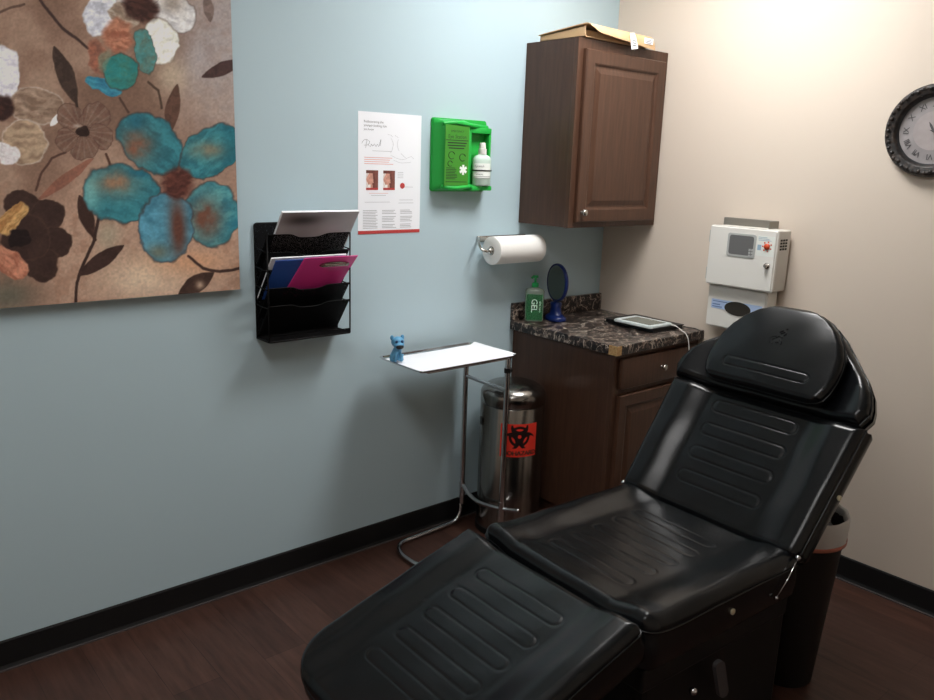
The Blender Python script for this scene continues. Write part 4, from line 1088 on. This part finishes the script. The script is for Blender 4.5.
# ------------------------------------------------------------------ dark bin behind the chair
bxc, byc = -.800, -.570 - 1.0
wb = thing('waste_bin', 'tall black waste bin with a pale plastic liner behind the black chair', 'waste bin', (bxc, byc, 0))
bm = bmesh.new(); lathe(bm, [(0, .0005), (.088, .0005), (.092, .006), (.128, .560), (.131, .575), (.126, .577), (.120, .560), (.085, .02), (0, .018)], (bxc, byc, 0), n=56); mk('bin_body', bm, M['bin'], wb, angle=50)
def ruff(n=72):
    bm = bmesh.new(); prof = [(.1295, .505), (.1335, .518), (.1335, .560), (.1345, .588), (.131, .594), (.124, .588), (.120, .540), (.112, .46)]
    rings = []
    for r, h in prof:
        rings.append([bm.verts.new((bxc + (r + .0014 * math.sin(11 * a + h * 60) + .001 * math.sin(23 * a)) * math.cos(a), byc + (r + .0014 * math.sin(11 * a + h * 60)) * math.sin(a), h)) for a in np.linspace(0, 2 * pi, n + 1)[:-1]])
    for a, b in zip(rings, rings[1:]):
        for i in range(n): bm.faces.new((a[i], a[(i + 1) % n], b[(i + 1) % n], b[i]))
    return bm
ln = mk('bin_liner', ruff(), M['liner'], wb, smooth=True)
bm = bmesh.new(); lathe(bm, [(.1325, .503), (.1350, .504), (.1354, .515), (.1345, .517)], (bxc, byc, 0), n=72); mk('liner_hem', bm, M['linered'], ln, smooth=True, label='reddish band at the hem of the liner')
bm = bmesh.new()
gz = []
n = 14
ctr = bm.verts.new((bxc, byc, .555)); prev = None
for k in range(1, 6):
    r = .108 * k / 5
    ring = [bm.verts.new((bxc + r * math.cos(a), byc + r * math.sin(a), .555 + random.uniform(-.014, .014) - .03 * (k == 5))) for a in np.linspace(0, 2 * pi, n * 2 + 1)[:-1]]
    for i in range(len(ring)):
        j = (i + 1) % len(ring)
        if prev is None: bm.faces.new((ctr, ring[i], ring[j]))
        else: bm.faces.new((prev[i], ring[i], ring[j], prev[j]))
    prev = ring
mk('bin_contents', bm, M['trash'], wb)
bpy.data.objects['bin_contents']['kind'] = 'stuff'

# ------------------------------------------------------------------ treatment chair
PSI = -.05
CX, CY = -1.08, -1.378
ax_ = Vector((math.cos(PSI), math.sin(PSI), 0)); ay_ = Vector((-math.sin(PSI), math.cos(PSI), 0)); az_ = Vector((0, 0, 1))
chair = thing('treatment_chair', 'black vinyl reclining treatment chair with leg rest and head pillow', 'chair', (-1.35, -1.365, 0), PSI)
def frame(O, deg):
    a = math.radians(deg); t = ax_ * math.cos(a) + az_ * math.sin(a); n = -ax_ * math.sin(a) + az_ * math.cos(a)
    return lambda s, tt, h: O + ay_ * s + t * tt + n * h
def cushion(name, F, t0, t1, hw, thick, grooves=(), bol=.022, b0=.17, b1=.27, re=.028, NU=170, NV=190, mt=None, parent=chair, pip=.024, fr=None, gx=.15, gh=.021, crown=0.0, gdepth=.0014):
    """upholstered pad. hw(t) half width; bolsters rise along both long sides; grooves are embossed loops at the given t"""
    us = np.linspace(-1, 1, NU); us = np.sign(us) * (1 - (1 - np.abs(us)) ** 1.15)
    ts = np.linspace(0, 1, NV); ts = t0 + (t1 - t0) * (.5 - .5 * np.cos(ts * pi) * .35 - .5 * (1 - 2 * ts) * .65)
    ts[0], ts[-1] = t0, t1
    Wd = np.array([hw(t) for t in ts]); U, TT = np.meshgrid(us, ts); Wg = Wd[:, None] * np.ones_like(U)
    Sg = U * Wg
    def sms(x): x = np.clip(x, 0, 1); return x * x * (3 - 2 * x)
    h = bol * sms((np.abs(Sg) - b0) / (b1 - b0))
    if crown: h = h + crown * (1 - np.clip(np.abs(U), 0, 1) ** 2.5) * (1 - np.abs((TT - (t0 + t1) / 2) / ((t1 - t0) / 2)) ** 3)
    if fr: h = h + fr[0] * sms((fr[1] - np.abs(TT - t0)) / fr[1])
    e = np.minimum(Wg - np.abs(Sg), np.minimum(TT - t0, t1 - TT)); e = np.clip(e, 0, re)
    h = h - (re - np.sqrt(np.maximum(re * re - (re - e) ** 2, 0)))
    for g in grooves:
        gl_ = gx
        dx = np.maximum(np.abs(Sg) - (gl_ - gh), 0); d = np.abs(np.hypot(dx, TT - g) - gh)
        h = h - gdepth * np.exp(-(d / .0026) ** 2) + .0003 * sms((gh - np.hypot(dx, TT - g)) / .012)
    h = h + .0012 * np.sin(Sg * 31 + TT * 9) * np.sin(TT * 23)
    verts = []; faces = []
    for i in range(NV):
        for j in range(NU): verts.append(F(Sg[i, j], TT[i, j], h[i, j]))
    idx = lambda i, j: i * NU + j
    for i in range(NV - 1):
        for j in range(NU - 1): faces.append((idx(i, j), idx(i, j + 1), idx(i + 1, j + 1), idx(i + 1, j)))
    rim = [(0, j) for j in range(NU)] + [(i, NU - 1) for i in range(1, NV)] + [(NV - 1, j) for j in range(NU - 2, -1, -1)] + [(i, 0) for i in range(NV - 2, 0, -1)]
    nrim = len(rim); prevr = [idx(i, j) for i, j in rim]; mid_t = (t0 + t1) / 2
    for (dep, ins) in ((re + .004 if False else .004, 0), (thick * .5, -.004), (thick * .92, 0), (thick, .006)):
        cur = []
        for (i, j) in rim:
            s = Sg[i, j]; tt = TT[i, j]; k = (Wd[i] - ins) / max(Wd[i], 1e-4)
            verts.append(F(s * k, mid_t + (tt - mid_t) * (1 - ins / ((t1 - t0) / 2)), -re - dep if dep < thick * .4 else -dep)); cur.append(len(verts) - 1)
        for q in range(nrim): faces.append((prevr[q], cur[q], cur[(q + 1) % nrim], prevr[(q + 1) % nrim]))
        prevr = cur
    faces.append(tuple(prevr))
    me = bpy.data.meshes.new(name); me.from_pydata([tuple(v) for v in verts], [], faces)
    bmx = bmesh.new(); bmx.from_mesh(me); bmesh.ops.recalc_face_normals(bmx, faces=bmx.faces)
    o = mk(name, bmx, mt or M['vinyl'], parent, angle=62)
    bm = bmesh.new(); loop = [F(Sg[i, j] * (1 + .0010 / max(Wd[i], .02)), TT[i, j], h[i, j] - .002) for (i, j) in rim[::2]]
    tube(bm, loop, .0028, 6, closed=True)
    mk('piping', bm, M['vinyl'], o, smooth=True)
    return o
def cw(hwid, t0, t1, ra, rb):
    def f(t):
        w = hwid; a = t - t0; b = t1 - t
        if ra > 0 and a < ra: w = min(w, hwid - ra + math.sqrt(max(ra * ra - (ra - a) ** 2, 0)))
        if rb > 0 and b < rb: w = min(w, hwid - rb + math.sqrt(max(rb * rb - (rb - b) ** 2, 0)))
        return w
    return f
O1 = Vector((CX, CY, .566))
Fs = frame(O1, 0)
seat = cushion('seat_cushion', Fs, -.635, .022, cw(.322, -.635, .022, .045, .02), .125, grooves=(-.50, -.41, -.32, -.23, -.14), re=.040, bol=.016, fr=(.010, .10), b0=.17, b1=.27)
Fb = frame(O1 + Vector((.004, 0, .002)), 53)
def bw(t): return .326 + .016 * min(t / .42, 1)
def bwr(t):
    w = bw(t); a = t + .012
    return w - max(0, .03 - math.sqrt(max(.03 ** 2 - (.03 - a) ** 2, 0))) if a < .03 else w
back = cushion('back_cushion', Fb, -.012, .425, bwr, .072, grooves=(.365, .278, .191, .104), bol=.024, b0=.17, b1=.27)
ph = [(.432, .342), (.47, .358), (.50, .352), (.54, .335), (.58, .305), (.62, .265), (.66, .225), (.70, .185), (.735, .140), (.76, .09), (.772, .03)]
def hwI(tab):
    a = np.array(tab); return lambda t: float(np.interp(t, a[:, 0], a[:, 1]))
Fw = lambda s, t, h: Fb(s + .012, t, h)
upper = cushion('headrest_wing', Fw, .432, .772, hwI([(t, max(w - .013, .02)) for t, w in ph]), .062, bol=.030, b0=.20, b1=.33, re=.030, NV=120)
pp = [(.442, .165), (.449, .192), (.462, .210), (.49, .221), (.53, .226), (.57, .224), (.61, .216), (.65, .198), (.69, .168), (.72, .130), (.740, .085), (.752, .025)]
Fp = lambda s, t, h: Fb(s + .004, t, h + .062)
pillow = cushion('head_pillow', Fp, .442, .752, hwI(pp), .050, grooves=(.510,), bol=0, re=.022, gx=.150, gh=.016, crown=.007, NV=130)
bm = bmesh.new()   # embossed emblem on the pillow
em = [[(-.020, -.022), (-.026, -.010), (-.020, .004), (-.010, .008)], [(-.012, -.024), (-.018, -.012), (-.012, .0)], [(-.010, .000), (.000, .010), (.010, .006)], [(0, .020), (.010, .030), (.016, .024), (.010, .016)], [(-.006, .026), (.004, .036)],
      [(.004, -.004), (.012, -.010), (.014, -.020)], [(-.004, -.016), (.004, -.014)], [(.010, .040), (.014, .046)]]
for s in em: tube(bm, smooth_path([Fp(-u * 1.1, .622 + v * .9, .0072) for u, v in s], 5), .0016, 6)
mk('embossed_emblem', bm, M['vinyl'], pillow, smooth=True)
O2 = Vector((-1.722, -1.346, .577))
Fl = frame(O2, 18)
Fl2 = lambda s, t, h: Fl(s + .010, t - .05 * s * .5, h)
leg = cushion('leg_cushion', Fl2, -.652, -.014, cw(.324, -.652, -.014, .14, .02), .10, grooves=(-.122, -.212, -.302, -.392, -.482), gx=.158, bol=.020, NV=210, re=.030)
# frame, pedestal, hardware
def cbox(name, s0, s1, t0, t1, h0, h1, m, F, bev=.006, parent=chair):
    bm = bmesh.new(); vs = bx(bm, s0, s1, t0, t1, h0, h1, bev=bev)
    for v in bm.verts: v.co = F(v.co.x, v.co.y, v.co.z)
    bmesh.ops.recalc_face_normals(bm, faces=bm.faces)
    return mk(name, bm, m, parent)
Fz = frame(Vector((CX, CY, 0)), 0)
cbox('seat_pan', -.305, .305, -.62, .02, .375, .440, M['blackmet'], Fz)
cbox('pedestal', -.285, .285, -.59, .06, .045, .375, M['blackmet'], Fz, .02)
cbox('base_plate', -.295, .295, -.62, .07, .0005, .045, M['blackmet'], Fz, .010)
cbox('back_support', -.13, .17, .17, .60, -.115, -.088, M['blackmet'], Fb)
cbox('leg_support', -.24, .24, -.58, -.03, -.13, -.102, M['blackmet'], Fl)
for s, sg in ((-.322, -1), (.316, 1)):
    bm = bmesh.new(); p = Fs(s + sg * .006, -.002, .004)
    q = bmesh.ops.create_uvsphere(bm, u_segments=16, v_segments=10, radius=.0085)
    for v in q['verts']: v.co += p
    hb = mk('hinge_bolt', bm, M['chrome'], chair, smooth=True)
    if sg < 0:
        bm = bmesh.new(); tube(bm, [p, Fs(s - .012, -.050, -.040), Fs(s - .010, -.098, -.088)], .0016, 6)
        q = bmesh.ops.create_uvsphere(bm, u_segments=10, v_segments=8, radius=.0055)
        for v in q['verts']: v.co += Fs(s - .010, -.098, -.088)
        mk('tether_cable', bm, M['chrome'], hb, smooth=True)
bm = bmesh.new(); c0 = Fs(-.325, -.300, -.062); cyl(bm, c0, c0 - ay_ * .005, .0085, n=16); mk('brass_snap', bm, M['brass'], chair)
bm = bmesh.new(); c0 = Fb(-.336, .215, -.040); cyl(bm, c0, c0 - ay_ * .007, .0080, n=16); mk('brass_snap', bm, M['brass'], chair)
bm = bmesh.new(); prism(bm, rrect(-.020, .020, -.062, .062, .018), lambda u, v, h: Fs(-.325 - h, -.325 + u - v * .35, -.250 + v), 0, .012); mk('release_lever', bm, M['greyplas'], chair, angle=40)
bm = bmesh.new(); q = bmesh.ops.create_uvsphere(bm, u_segments=14, v_segments=10, radius=.011)
for v in q['verts']: v.co += Fs(-.325, -.435, -.245)
mk('frame_bolt', bm, M['chrome'], chair, smooth=True)

# ------------------------------------------------------------------ ceiling light and added fill panel
def troffer(x, y, lx, ly, strength, label, col=(1.0, .988, .976)):
    t = thing('ceiling_light', label, 'light', (x, y, RZ - .03), 0, 'recessed ceiling lights')
    bm = bmesh.new(); f = .03
    for a in ((x - lx / 2 - f, x + lx / 2 + f, y - ly / 2 - f, y - ly / 2), (x - lx / 2 - f, x + lx / 2 + f, y + ly / 2, y + ly / 2 + f), (x - lx / 2 - f, x - lx / 2, y - ly / 2, y + ly / 2), (x + lx / 2, x + lx / 2 + f, y - ly / 2, y + ly / 2)):
        bx(bm, *a, RZ - .016, RZ - .0005)
    mk('light_frame', bm, M['lampframe'], t)
    em_ = mat('lit_diffuser', (255, 255, 255), .6); b = em_.node_tree.nodes['Principled BSDF']
    b.inputs['Emission Color'].default_value = (*col, 1); b.inputs['Emission Strength'].default_value = strength
    mk('diffuser', boxbm(x - lx / 2, x + lx / 2, y - ly / 2, y + ly / 2, RZ - .010, RZ - .0006), em_, t)
troffer(-.78, -.90, .60, .60, 30.0, 'bright recessed ceiling light above the foot of the cabinets')
troffer(-2.8, -1.7, .60, 1.20, 9.6, 'dimmer unseen ceiling panel added as fill light')  # added fill panel out of view, lifts the shadows and the canvas side

# ------------------------------------------------------------------ world, camera, colour
w = bpy.data.worlds.new('room_air'); S.world = w; w.use_nodes = True
w.node_tree.nodes['Background'].inputs['Color'].default_value = (.5, .5, .5, 1); w.node_tree.nodes['Background'].inputs['Strength'].default_value = 0.0
cam = bpy.data.cameras.new('camera'); co = bpy.data.objects.new('camera', cam); COL.objects.link(co)
Rw = Matrix(((0.7611, 0.1243, -0.6366), (-0.6478, 0.1955, -0.7363), (0.0330, 0.9728, 0.2294)))
q = Rw.to_quaternion(); q.normalize()
co.matrix_world = Matrix.Translation((-3.1706, -2.6405, 1.6279)) @ q.to_matrix().to_4x4()
cam.sensor_width = 36; cam.lens = 794.915 / 934 * 36; cam.clip_start = .02
S.camera = co
S.view_settings.view_transform = 'Standard'; S.view_settings.look = 'None'; S.view_settings.gamma = 1
S.view_settings.use_curve_mapping = False; S.view_settings.exposure = 0.0
